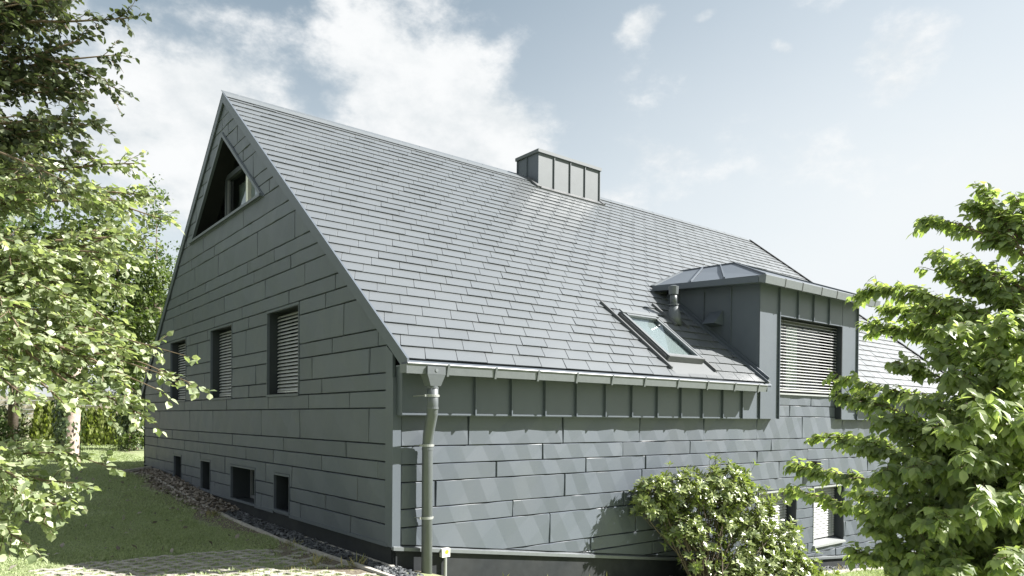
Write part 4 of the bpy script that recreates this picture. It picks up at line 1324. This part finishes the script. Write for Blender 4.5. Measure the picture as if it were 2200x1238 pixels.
# ------------------------------------------------------------------ foliage
LEAF_V = [(0, 0, 0), (-.26, .22, .045), (0, .26, -.01), (.26, .22, .045), (-.33, .55, .04), (0, .58, -.035), (.33, .55, .04), (0, 1.0, -.14)]
LEAF_F = [(0, 2, 1), (0, 3, 2), (1, 2, 5, 4), (2, 3, 6, 5), (4, 5, 7), (5, 6, 7)]
SMALL_V = [(0, 0, 0), (-.3, .45, .06), (.3, .45, .06), (0, 1, -.06)]
SMALL_F = [(0, 2, 1), (1, 2, 3)]
NARROW_V = [(0, 0, 0), (-.12, .3, .03), (0, .3, 0), (.12, .3, .03), (-.17, .65, .02), (0, .65, -.02), (.17, .65, .02), (0, 1.0, -.09)]


def unit(a): return a / np.maximum(np.linalg.norm(a, axis=1), 1e-9)[:, None]


def leaf_frames(d, up):
    Y = unit(d); X = unit(np.cross(Y, up)); Z = np.cross(X, Y)
    return X, Y, Z


def put_leaves(root, pos, d, up, size, tv, tf, mat, rnd, n_lone=298, wscale=1.0, name='leaf', crown='crown'):
    """n_lone leaves that show largest become parts of their own; the rest is one crown"""
    c = np.array(CAM); rel = pos - c
    z = rel @ np.array(R_FWD); px = 1100 + 1541 * (rel @ np.array(R_RIGHT)) / z; py = 917 - 1541 * (rel @ np.array(R_UP)) / z
    infr = (z > .3) & (px > 4) & (px < 2196) & (py > 4) & (py < 1234)
    scale = size / z
    chosen = []
    if n_lone:
        # nearest leaf of every small screen cell, then the largest
        cell = (px // 22).astype(int) * 1000 + (py // 22).astype(int)
        order = np.argsort(z)
        seen = set()
        for i in order:
            if not infr[i] or cell[i] in seen: continue
            seen.add(cell[i]); chosen.append(i)
        chosen = sorted(chosen, key=lambda i: -scale[i])[:n_lone]
    X, Y, Z = leaf_frames(d, up)
    mask = np.ones(len(pos), bool); mask[chosen] = False
    s3 = np.stack([size * wscale, size, size], 1)
    cr = scatter(crown, pos[mask], tv, tf, s3[mask], (X[mask], Y[mask], Z[mask]), mat, rnd[mask], root)
    if n_lone: cr['kind'] = 'stuff'
    if chosen:
        vs_ = []
        for k in range(6):
            me = bpy.data.meshes.new(name)
            t = np.array(tv, float); t[:, 0] *= wscale
            me.from_pydata(t.tolist(), [], [list(f) for f in tf])
            a = me.attributes.new('rnd', 'FLOAT', 'POINT'); a.data.foreach_set('value', np.full(len(t), (k + .5) / 6, np.float32))
            me.materials.append(MT[mat]); vs_.append(me)
        for i in chosen:
            me = vs_[min(5, int(rnd[i] * 6))]
            o = link(name, me, pos[i], root)
            m3 = Matrix((X[i], Y[i], Z[i])).transposed()
            o.rotation_euler = m3.to_euler()
            o.scale = (size[i],) * 3
    return cr


def curve_pts(a, b, n, sag, rng, wob=.05):
    a = np.array(a, float); b = np.array(b, float)
    t = np.linspace(0, 1, n)
    L = np.linalg.norm(b - a)
    p = a[None] + (b - a)[None] * t[:, None]
    p[:, 2] += sag * L * 4 * t * (1 - t)
    w = rng.normal(0, wob * L, (n, 3)); w[0] = 0; w[-1] = 0
    for _ in range(2): w[1:-1] = (w[:-2] + 2 * w[1:-1] + w[2:]) / 4
    return p + w


def grow(limbs, rng, twigs_per_m, twig_len, leaves_per_twig, start=.35, up=.25, droop=0.0, spread=1.0, pend=False):
    """limbs: list of point arrays. Returns leaf pos, dir, up and twig polylines."""
    LP, LD, LU, TW = [], [], [], []
    for pts in limbs:
        seg = np.linalg.norm(np.diff(pts, axis=0), axis=1); cum = np.concatenate([[0], np.cumsum(seg)]); tot = cum[-1]
        n = max(3, int(tot * (1 - start) * twigs_per_m))
        ts = np.sort(start + (1 - start) * rng.random(n)); ts[-1] = 1.0
        for t in ts:
            s = t * tot; i = min(np.searchsorted(cum, s, side='right') - 1, len(seg) - 1)
            f = (s - cum[i]) / max(seg[i], 1e-6); p = pts[i] + (pts[i + 1] - pts[i]) * f
            tan = (pts[i + 1] - pts[i]) / max(seg[i], 1e-6)
            r = rng.normal(0, 1, 3); r -= tan * (r @ tan); r /= np.linalg.norm(r)
            dirv = tan * (.6 + .5 * rng.random()) + r * spread * (.5 + .6 * rng.random()) + np.array([0, 0, up])
            if t == 1.0: dirv = tan
            dirv /= np.linalg.norm(dirv)
            ln = twig_len * (.5 + .9 * rng.random()) * (1.0 if t < .999 else .8)
            k = 4
            q = [p]
            dd = dirv.copy()
            for _ in range(k):
                dd = dd + np.array([0, 0, -droop]) + rng.normal(0, .12, 3); dd /= np.linalg.norm(dd)
                q.append(q[-1] + dd * ln / k)
            q = np.array(q); TW.append(q)
            m = leaves_per_twig
            for j in range(m):
                u = (j + .6) / m * k; a = min(int(u), k - 1); pos = q[a] + (q[a + 1] - q[a]) * (u - a)
                tg = q[a + 1] - q[a]; tg /= np.linalg.norm(tg)
                sd = np.cross(tg, [0, 0, 1.0]); sd /= max(np.linalg.norm(sd), 1e-6)
                sgn = 1 if j % 2 else -1
                if pend:
                    d = tg * .55 + sd * sgn * .65 + np.array([0, 0, -.75]) + rng.normal(0, .28, 3)
                    uu = np.array([0, 0, 1.0]) + tg * .6 + sd * sgn * .5 + rng.normal(0, .25, 3)
                else:
                    d = tg * .7 + sd * sgn * .8 + rng.normal(0, .4, 3) + np.array([0, 0, -.15])
                    uu = np.array([0, 0, 1.0]) + rng.normal(0, .55, 3)
                LP.append(pos + rng.normal(0, .008, 3)); LD.append(d); LU.append(uu)
    return np.array(LP), np.array(LD), np.array(LU), TW


def wood(root, limbs, radii, twigs, mat='twig', trunk=None, tname='trunk'):
    if trunk is not None:
        MB().tube(trunk[0], trunk[1], 12).build(tname, 'bark', root, smooth=True)
    for pts, (r0, r1) in zip(limbs, radii):
        n = len(pts)
        MB().tube([tuple(p) for p in pts], [r0 + (r1 - r0) * i / (n - 1) for i in range(n)], 6, False).build('branch', mat, root, smooth=True)
    mb = MB()
    for q in twigs: mb.tube([tuple(p) for p in q], [.0035, .003, .0025, .002, .0015][:len(q)], 3, False)
    tag(mb.build('twigs', mat, root), kind='stuff')


# --- the apple tree at left, close to the camera
def apple_tree():
    rng = np.random.default_rng(21)
    root = empty('apple_tree', (-4.72, 0.18, float(gz(-4.72, .18)) - .02))
    tag(root, 'large leafy fruit tree at the left edge reaching towards the gable', 'tree')
    UP = [(-2.89, -1.22, 4.63), (-2.95, -0.92, 4.46), (-2.94, -1.18, 4.12), (-3.11, -1.31, 3.77), (-3.25, -0.55, 4.83), (-3.45, -0.78, 4.35), (-3.19, -0.86, 4.13), (-3.54, -0.97, 3.83), (-3.1, -0.81, 3.72), (-3.18, -0.73, 5.09), (-3.52, -0.98, 4.61)]
    MID = [(-2.75, -0.83, 3.72), (-2.62, -0.68, 3.53), (-2.5, -0.52, 3.4), (-2.91, -0.97, 3.37), (-3.08, -1.09, 3.41), (-3.31, -1.16, 3.28), (-3.49, -1.28, 3.34), (-2.68, -0.64, 3.16), (-3.02, -1.14, 2.87), (-3.39, -1.36, 2.78), (-3.57, -1.47, 2.86)]
    LOW = [(-2.98, -1.43, 2.38), (-3.22, -1.76, 2.26), (-3.43, -1.85, 2.13), (-3.58, -1.86, 2.28), (-2.97, -1.96, 1.91), (-3.15, -1.95, 1.79), (-3.38, -2.02, 1.84), (-3.59, -1.98, 1.89), (-2.92, -1.23, 2.67), (-3.3, -1.56, 2.52), (-2.94, -1.99, 1.76)]
    HANG = [(-3.12, -1.85, 1.43), (-3.28, -1.98, 1.33), (-3.38, -2.03, 1.2), (-3.54, -2.03, 0.99), (-3.47, -1.95, 1.56), (-3.62, -2.1, 1.41), (-3.66, -2.07, 1.11), (-3.45, -1.98, 1.09), (-3.52, -2.04, 1.29)]
    T0 = [(-4.72, 0.18, 0.0), (-4.71, 0.1, 1.2), (-4.66, 0.0, 2.3), (-4.55, -0.05, 3.5), (-4.4, -0.1, 4.7), (-4.2, -0.2, 5.6)]
    limbs, rad = [], []
    for (S, z0, sag) in ((MID, 2.6, .07), (LOW, 2.1, .10)):
        for tip in S:
            st = np.array([-4.6, -0.02, z0 + rng.random() * .6])
            limbs.append(curve_pts(st, tip, 9, sag, rng, .035)); rad.append((.028, .004))
    # further limbs deeper in the crown
    for k in range(34):
        tip = np.array([-3.9 + 1.1 * rng.random(), -1.5 + 1.6 * rng.random(), 2.35 + 1.6 * rng.random()])
        limbs.append(curve_pts([-4.6, -0.02, 2.0 + 1.2 * rng.random()], tip, 8, .05, rng, .05)); rad.append((.025, .004))
    LP, LD, LU, TW = grow(limbs, rng, 30, .17, 9, start=.42, up=.10, droop=.08, spread=.8)
    reach = [curve_pts(np.array([-4.6, -0.02, 2.2]), t, 9, .08, rng, .03) for t in ((-2.60, -2.02, 1.95), (-2.66, -1.90, 2.16), (-2.80, -1.98, 2.02), (-2.92, -1.80, 2.18), (-2.86, -2.06, 1.92))]
    L3, D3, U3, T3 = grow(reach, rng, 17, .12, 6, start=.55, up=.05, droop=.10, spread=.7)
    LP = np.concatenate([LP, L3]); LD = np.concatenate([LD, D3]); LU = np.concatenate([LU, U3]); TW = TW + T3
    limbs = limbs + reach; rad = rad + [(.02, .003)] * len(reach)
    low = []
    for tip in HANG:
        low.append(curve_pts(np.array([-4.62, -0.02, 1.15 + .25 * rng.random()]), tip, 9, .06, rng, .03))
    L2, D2, U2, T2 = grow(low, rng, 26, .14, 7, start=.60, up=.05, droop=.12, spread=.8)
    LP = np.concatenate([LP, L2]); LD = np.concatenate([LD, D2]); LU = np.concatenate([LU, U2]); TW = TW + T2
    limbs = limbs + low; rad = rad + [(.02, .003)] * len(low)
    wood(root, limbs, rad, TW, 'twig', (T0, [.17, .15, .13, .10, .07, .04]))
    size = .036 + .030 * rng.random(len(LP))
    put_leaves(root, LP, LD, LU, size, LEAF_V, LEAF_F, 'apple', rng.random(len(LP)), 298, 1.15)
    # --- the tree above it; crown shade is put into its darker leaf colour
    root = empty('shade_tinted_tree', (-5.4, 1.2, float(gz(-5.4, 1.2)) - .02))
    tag(root, 'taller tree at the top left corner, its shade put into the leaf colour', 'tree')
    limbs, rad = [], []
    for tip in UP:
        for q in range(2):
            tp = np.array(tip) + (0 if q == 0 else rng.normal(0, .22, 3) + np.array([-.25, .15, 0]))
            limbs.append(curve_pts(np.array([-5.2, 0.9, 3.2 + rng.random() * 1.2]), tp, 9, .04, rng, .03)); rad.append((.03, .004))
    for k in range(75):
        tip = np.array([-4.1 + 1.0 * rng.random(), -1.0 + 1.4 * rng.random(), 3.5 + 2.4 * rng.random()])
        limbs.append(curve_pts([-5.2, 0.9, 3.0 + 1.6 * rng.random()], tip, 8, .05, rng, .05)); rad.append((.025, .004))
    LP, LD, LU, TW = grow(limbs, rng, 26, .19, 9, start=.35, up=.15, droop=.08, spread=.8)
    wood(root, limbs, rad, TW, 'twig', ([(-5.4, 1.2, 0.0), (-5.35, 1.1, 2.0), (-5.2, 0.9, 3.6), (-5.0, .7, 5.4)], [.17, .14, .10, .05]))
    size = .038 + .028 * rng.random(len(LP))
    put_leaves(root, LP, LD, LU, size, LEAF_V, LEAF_F, 'leafshade', rng.random(len(LP)), 298, 1.05)


apple_tree()


# --- the dogwood at right
def dogwood():
    rng = np.random.default_rng(31)
    root = empty('dogwood_shrub', (2.75, -5.2, float(gz(2.75, -5.2))))
    tag(root, 'tall spreading shrub with drooping pointed leaves at the right edge', 'shrub')
    TIP = [(2.89, -4.82, 3.7), (2.8, -4.75, 3.57), (2.73, -4.44, 3.5), (2.8, -4.5, 3.2), (2.75, -4.46, 3.07), (2.51, -4.53, 2.82), (2.7, -4.42, 2.74), (3.07, -3.69, 2.99), (3.07, -3.95, 2.82), (3.02, -4.17, 2.68), (3.15, -3.77, 2.69), (2.71, -3.67, 2.16), (2.56, -3.82, 1.99), (2.63, -3.49, 1.59), (2.59, -3.34, 1.32), (2.56, -3.31, 1.08), (2.95, -5.02, 3.6), (3.1, -5.1, 3.15), (2.7, -5.15, 2.9), (2.5, -4.9, 2.6), (2.3, -5.0, 2.0), (2.9, -5.3, 2.6), (2.25, -4.1, 0.63), (1.72, -4.55, 1.77), (1.41, -4.69, 1.4), (1.57, -4.81, 1.91), (1.58, -5.08, 2.1), (2.53, -5.06, 2.8), (2.88, -5.07, 3.36), (1.95, -5.37, 2.36), (1.36, -5.55, 1.78), (1.03, -5.41, 1.83), (1.01, -5.26, 1.71), (1.02, -5.16, 1.11), (1.03, -5.42, 1.26), (1.12, -5.62, 1.27), (1.03, -5.55, 0.94), (1.14, -5.26, 0.8), (1.43, -4.98, 0.8), (1.76, -4.47, 1.01), (1.25, -4.95, 1.45), (1.1, -5.34, 1.54), (2.11, -4.98, 2.48), (2.16, -4.77, 2.29), (2.32, -4.39, 2.24), (1.84, -5.28, 2.17), (2.08, -4.2, 1.54), (2.25, -4.09, 1.13), (1.49, -4.77, 0.66), (1.01, -5.66, 0.87), (2.75, -4.72, 3.1)]
    b = np.array([2.75, -5.2, float(gz(2.75, -5.2))])
    limbs, rad = [], []
    for tip in TIP:
        t = np.array(tip); h = max(0.25, t[2] - .35 - .3 * rng.random())
        st = b + np.array([rng.normal(0, .12), rng.normal(0, .12), h - b[2]])
        limbs.append(curve_pts(st, t, 8, .06, rng, .03)); rad.append((.014, .003))
    for k in range(75):
        tip = np.array([1.5 + 1.7 * rng.random(), -5.7 + 1.2 * rng.random(), .1 + 2.4 * rng.random()])
        limbs.append(curve_pts(b + np.array([0, 0, max(.2, tip[2] - .5)]), tip, 8, .06, rng, .04)); rad.append((.014, .003))
    LP, LD, LU, TW = grow(limbs, rng, 58, .13, 7, start=.15, up=.03, droop=.05, spread=.75, pend=True)
    wood(root, limbs, rad, TW, 'twig')
    for k in range(5):
        MB().tube([tuple(b + np.array([rng.normal(0, .08), rng.normal(0, .08), -.05])), tuple(b + np.array([rng.normal(0, .1), rng.normal(0, .1), 1.3])), tuple(b + np.array([rng.normal(0, .2), .3 + rng.normal(0, .2), 3.0]))], [.035, .028, .012], 8).build('stem', 'bark', root, smooth=True)
    size = .058 + .044 * rng.random(len(LP)) ** 1.3
    put_leaves(root, LP, LD, LU, size, LEAF_V, LEAF_F, 'dogwood', rng.random(len(LP)), 298, .95)


dogwood()


# --- rhododendron in front of the wall
def rhododendron():
    rng = np.random.default_rng(41)
    bx, by = 4.85, -0.62
    root = empty('rhododendron_bush', (bx, by, float(gz(bx, by))))
    tag(root, 'glossy evergreen bush with leaf whorls in front of the sunlit wall', 'bush')
    B_ = [((4.02, -0.32, 0.64), (0.3, 0.27, 0.3), 70), ((4.47, -0.43, 0.71), (0.42, 0.3, 0.3), 90), ((5.38, -0.57, 0.71), (0.56, 0.3, 0.34), 130), ((5.9, -0.65, 0.28), (0.59, 0.3, 0.45), 140), ((4.51, -0.46, 0.18), (0.33, 0.3, 0.24), 50), ((6.0, -0.84, -0.47), (0.88, 0.3, 0.4), 150), ((6.63, -0.9, -0.67), (0.65, 0.3, 0.35), 90), ((5.59, -0.84, -0.71), (0.47, 0.3, 0.41), 70), ((6.21, -0.92, -0.98), (1.07, 0.3, 0.36), 120), ((4.88, -0.57, -0.26), (0.45, 0.3, 0.34), 36), ((5.3, -0.7, -0.76), (0.51, 0.3, 0.34), 70), ((6.66, -0.76, -0.21), (0.46, 0.3, 0.35), 60), ((7.1, -0.92, -0.92), (0.59, 0.3, 0.36), 80), ((5.23, -0.54, 0.19), (0.44, 0.3, 0.33), 40), ((5.23, -0.54, 0.64), (0.83, 0.3, 0.58), 40), ((6.03, -0.76, -0.27), (1.15, 0.3, 0.87), 60)]
    C_, A_ = [], []
    for (c, r, n) in B_:
        c = np.array(c); r = np.array(r); n = int(n * 1.7)
        d = unit(rng.normal(0, 1, (n, 3))); rad = (.55 + .5 * rng.random(n)) * np.where(rng.random(n) < .09, 1.28, 1.0)
        p = c + d * r * rad[:, None]
        C_.append(p); A_.append(unit(d + np.array([.25, -.15, .75]) + rng.normal(0, .25, (n, 3))))
    C_ = np.concatenate(C_); A_ = np.concatenate(A_)
    ok = C_[:, 2] > gz(C_[:, 0], C_[:, 1]) + .05
    C_, A_ = C_[ok], A_[ok]
    LP, LD, LU = [], [], []
    for c, a in zip(C_, A_):
        s = np.cross(a, [0, 0, 1.0]) + 1e-3; s /= np.linalg.norm(s); t = np.cross(a, s)
        m = rng.integers(7, 11); ph = rng.random() * 6.28
        for j in range(m):
            an = ph + j * 2 * PI / m + rng.normal(0, .15); lift = .25 + .55 * rng.random()
            r = s * math.cos(an) + t * math.sin(an)
            LP.append(c + a * rng.normal(0, .01)); LD.append(r + a * lift); LU.append(a - r * .3)
    LP, LD, LU = np.array(LP), np.array(LD), np.array(LU)
    base = np.array([bx, by, float(gz(bx, by))])
    limbs, rad, tw = [], [], []
    for k in range(0, len(C_), 22):
        st = base + np.array([rng.normal(0, .12), rng.normal(0, .08), 0])
        limbs.append(curve_pts(st, C_[k], 7, -.03, rng, .05)); rad.append((.014, .004))
    for k in range(len(C_)):
        tw.append(np.array([C_[k], C_[k] - A_[k] * .06 + rng.normal(0, .01, 3), C_[k] - A_[k] * .16 + rng.normal(0, .03, 3)]))
    wood(root, limbs, rad, tw, 'bark')
    size = .078 + .038 * rng.random(len(LP))
    put_leaves(root, LP, LD, LU, size, NARROW_V, LEAF_F, 'rhodo', rng.random(len(LP)), 298, 1.0)


rhododendron()


# --- simple far trees: trunk, limbs, crown of many leaf clumps
def far_tree(name, base, height, blobs, n, leaf, mat, label, cat='tree', group=None, trunk_r=.18, tw=None, clump=.35, bark='bark', seed=1):
    rng = np.random.default_rng(seed)
    base = np.array(base, float)
    root = empty(name, tuple(base)); tag(root, label, cat, group)
    tot = sum(b[1][0] * b[1][1] * b[1][2] for b in blobs)
    LP, LU = [], []
    for (c, r) in blobs:
        c = base + np.array(c, float); r = np.array(r, float)
        k = max(4, int(n / 22 * (r[0] * r[1] * r[2]) / tot))
        d = unit(rng.normal(0, 1, (k, 3))); rr = rng.random(k) ** .45
        cc = c + d * r * rr[:, None]
        for q in cc:
            m = 22
            off = rng.normal(0, clump * .45, (m, 3)) * np.array([1, 1, .6])
            LP.append(q + off); LU.append(np.tile(unit((q - c)[None])[0] * .5 + np.array([0, 0, .7]), (m, 1)) + rng.normal(0, .5, (m, 3)))
    LP = np.concatenate(LP); LU = np.concatenate(LU)
    LD = rng.normal(0, 1, (len(LP), 3)) + np.array([0, 0, -.5])
    X, Y, Z = leaf_frames(LD, LU)
    s = leaf * (.6 + .8 * rng.random(len(LP)))
    scatter('crown', LP, SMALL_V, SMALL_F, s, (X, Y, Z), mat, rng.random(len(LP)), root)
    if trunk_r:
        top = base + np.array([0, 0, height * .62])
        MB().tube([tuple(base - np.array([0, 0, .1])), tuple(base + np.array([.05, 0, height * .3])), tuple(top)], [trunk_r, trunk_r * .8, trunk_r * .4], 10).build('trunk', bark, root, smooth=True)
        for k, (c, r) in enumerate(blobs):
            MB().tube([tuple(base + np.array([0, 0, height * (.25 + .3 * rng.random())])), tuple(base + np.array(c) * .6 + np.array([0, 0, height * .12])), tuple(base + np.array(c))], [trunk_r * .4, trunk_r * .25, .02], 6).build('limb', bark, root, smooth=True)
    return root


far_tree('cherry_tree', (1.75, 19.2, .62), 9, [((-1.25, -1.2, 5.2), (1.4, 1.3, 1.5)), ((-.3, -.9, 5.4), (.9, .9, .8)), ((-1.95, -1.8, 6.6), (1.1, 1.1, 1.1)), ((-.85, -1.7, 3.6), (1.2, 1.1, .9)), ((-2.55, -1.2, 4.6), (1.2, 1.1, 1.3)), ((-1.05, -1.2, 2.6), (1.0, .8, .7))], 11000, .15, 'cherry',
         'leafy tree with hanging leaves standing close behind the gable', trunk_r=.2, seed=51)
far_tree('birch_tree', (3.4, 27.0, .65), 13, [((0, 0, 9.8), (.6, .6, 1.6)), ((.2, 0, 7.5), (.9, .9, 1.3)), ((-.5, 0, 8.4), (.5, .5, .9)), ((0, 0, 5.5), (1.2, 1.1, 1.2))], 2600, .14, 'far',
         'thin tree top showing above the far slope of the gable', trunk_r=.12, seed=52)
for k, (x, y, h, sc, sd) in enumerate([(-3.6, 20.5, 9, 1.0, 61), (-1.9, 24.5, 10, 1.1, 62), (-5.6, 17.0, 9, 1.0, 63), (1.0, 32.0, 9, 1.1, 64), (4.8, 36.0, 9, 1.2, 65), (-4.6, 31.0, 11, 1.3, 66), (-7.5, 24.0, 10, 1.2, 67)]):
    far_tree('broadleaf_tree', (x, y, .64), h, [((0, 0, h * .62), (2.0 * sc, 2.0 * sc, 2.3 * sc)), ((1.4 * sc, .2, h * .5), (1.3 * sc, 1.3, 1.3)), ((-1.3 * sc, -.3, h * .48), (1.4 * sc, 1.3, 1.5)), ((.2, -.5, h * .32), (1.6 * sc, 1.4, 1.1)), ((.4, 0, h * .8), (1.2 * sc, 1.2, 1.2))], 7000, .19, 'far',
             ['green tree filling the gap between the fruit tree and ivy trunk', 'tall tree behind the lime hedge', 'tree deep behind the fruit tree at the left edge', 'tree behind the board fence nearest the gable', 'distant tree hidden mostly behind the gable', 'distant tall tree behind the fence at far left', 'far left tree behind the fruit tree crown'][k], group='garden trees behind the house', seed=sd)


# --- ivy covered trunks
def ivy_trunk(base, r, h, n, rng, label, cover, wid):
    root = empty('ivy_trunk', base); tag(root, label, 'tree trunk', 'ivy clad trunks beyond the lawn')
    b = np.array(base)
    MB().tube([tuple(b - np.array([0, 0, .1])), tuple(b + np.array([.0, 0, .25])), tuple(b + np.array([.08, 0, h * .6])), tuple(b + np.array([.1, 0, h]))], [r * 1.25, r, r * .9, r * .8], 14).build('trunk', 'palebark', root, smooth=True)
    a = rng.random(n) * 2 * PI; z = h * rng.random(n) ** .8
    dens = cover(a, z / h)
    k = rng.random(n) < dens; a, z = a[k], z[k]; m = len(a)
    out = np.stack([np.cos(a), np.sin(a), np.zeros(m)], 1)
    rr = r * (1.05 + wid * rng.random(m) ** 2 * (.4 + z / h))
    P_ = b + out * rr[:, None] + np.stack([.08 * z / h, 0 * z, z], 1)
    D_ = np.stack([rng.normal(0, .4, m), rng.normal(0, .4, m), -np.ones(m)], 1) + out * .4
    X, Y, Z = leaf_frames(D_, out + rng.normal(0, .3, (m, 3)))
    scatter('ivy', P_, SMALL_V, SMALL_F, .08 + .06 * rng.random(m), (X, Y, Z), 'ivy', rng.random(m), root)


r_ = np.random.default_rng(71)
ivy_trunk((-1.36, 14.3, float(gz(-1.36, 14.3))), .21, 3.4, 5200, r_, 'pale bare barked trunk with ivy on its shaded left side', lambda a, t: np.clip(.75 - .95 * np.cos(a + .95) * (t < .8) + t * .25, .05, 1), 1.0)
ivy_trunk((1.22, 20.4, float(gz(1.22, 20.4))), .24, 4.2, 9000, r_, 'trunk thickly wrapped in dark ivy beside the far corner of the gable', lambda a, t: np.ones_like(a), 2.4)


# --- lime hedge: separate conifers in a row
def hedge():
    rng = np.random.default_rng(81)
    n = 11
    for k in range(n):
        t = k / (n - 1)
        x, y = -1.1 + 3.1 * t, 24.2 - 1.4 * t
        z = float(gz(x, y)); h = 1.45 - .35 * t + .12 * rng.random()
        root = empty('conifer', (x, y, z))
        tag(root, 'narrow lime green conifer, %s from the left in the low hedge' % ['first', 'second', 'third', 'fourth', 'fifth', 'sixth', 'seventh', 'eighth', 'ninth', 'tenth', 'eleventh'][k], 'conifer', 'lime conifers of the low hedge')
        m = 650
        zz = h * rng.random(m) ** .9; a = rng.random(m) * 2 * PI; r = .26 * (1 - (zz / h) ** 2.2) * (.55 + .5 * rng.random(m)) + .02
        P_ = np.stack([x + r * np.cos(a), y + r * np.sin(a), z + zz], 1)
        D_ = np.stack([.35 * np.cos(a), .35 * np.sin(a), np.ones(m)], 1) + rng.normal(0, .25, (m, 3))
        U_ = np.stack([np.cos(a), np.sin(a), 0 * a + .1], 1) + rng.normal(0, .3, (m, 3))
        scatter('crown', P_, SMALL_V, SMALL_F, .13 + .08 * rng.random(m), leaf_frames(D_, U_), 'thuja', rng.random(m), root)
        MB().tube([(x, y, z - .05), (x, y, z + h * .8)], [.03, .01], 6).build('trunk', 'bark', root)


hedge()

# low leafy shrub by the ivy trunk
def small_shrub(name, base, blobs, n, leaf, mat, label, seed, cat='shrub'):
    return far_tree(name, base, 1.0, blobs, n, leaf, mat, label, cat, None, .02, clump=.18, seed=seed)


small_shrub('low_shrub', (0.9, 19.2, float(gz(.9, 19.2))), [((0, 0, .3), (.5, .4, .3)), ((.35, .1, .45), (.45, .4, .35))], 900, .09, 'cherry', 'low leafy shrub at the foot of the ivy wrapped trunk', 91)
small_shrub('dark_shrub', (11.9, -1.3, float(gz(11.9, -1.3))), [((0, 0, .3), (.7, .4, .35)), ((.6, -.1, .45), (.6, .4, .45)), ((-.5, .1, .22), (.5, .35, .28)), ((1.4, -.2, .8), (.8, .5, .8))], 3200, .075, 'shrub', 'dark low shrub at the wall foot behind the drooping shrub', 92)
small_shrub('garden_bush', (14.8, -3.6, float(gz(14.8, -3.6))), [((0, 0, 1.3), (1.4, 1.0, 1.2)), ((.8, -.3, .8), (1.2, 1.0, .8)), ((-.9, .2, .7), (.8, .7, .7))], 6000, .10, 'dogwood', 'dense bush shading the far end of the sunlit wall', 93, 'bush')


for k, (x, y, sd) in enumerate(((-4.4, 20.2, 101), (-3.0, 22.6, 102), (-2.1, 25.2, 103), (-5.6, 23.5, 104))):
    small_shrub('garden_shrub', (x, y, float(gz(x, y))), [((0, 0, .7), (.9, .7, .75)), ((.7, .1, .5), (.7, .6, .55)), ((-.7, 0, .6), (.7, .6, .6)), ((.1, 0, 1.3), (.6, .5, .5))], 2600, .12, ['cherry', 'far', 'shrub', 'far'][k],
                ['dark green shrub beyond the lawn at the left edge', 'rounded green shrub between the ivy trunk and the left edge', 'dark shrub left of the lime hedge', 'far shrub at the left edge before the board fence'][k], sd)


# --- board fence behind the hedge
def fence():
    root = empty('board_fence', (1.3, 28.5, float(gz(1.3, 28.5))))
    tag(root, 'weathered horizontal board fence behind the lime hedge', 'fence')
    a, b = Vector((-7.0, 31.0, 0)), Vector((6.0, 27.2, 0)); d = (b - a); L = d.length; t = d.normalized(); nrm = Vector((-t.y, t.x, 0))
    z0 = .62
    for i in range(7):
        p0 = a + t * (i * L / 6)
        MB().box(p0.x - .05, p0.x + .05, p0.y + .03, p0.y + .13, z0 - .2, z0 + 2.0).build('post', 'wood', root)
    for i in range(6):
        for r in range(10):
            p0 = a + t * (i * L / 6 + .01); p1 = a + t * ((i + 1) * L / 6 - .01); z = z0 + .08 + r * .185
            MB().hexa([(p0.x, p0.y, z), (p1.x, p1.y, z), (p1.x + nrm.x * .022, p1.y + nrm.y * .022, z), (p0.x + nrm.x * .022, p0.y + nrm.y * .022, z)],
                      [(p0.x, p0.y, z + .165), (p1.x, p1.y, z + .165), (p1.x + nrm.x * .022, p1.y + nrm.y * .022, z + .165), (p0.x + nrm.x * .022, p0.y + nrm.y * .022, z + .165)]).build('board', 'wood', root)


fence()
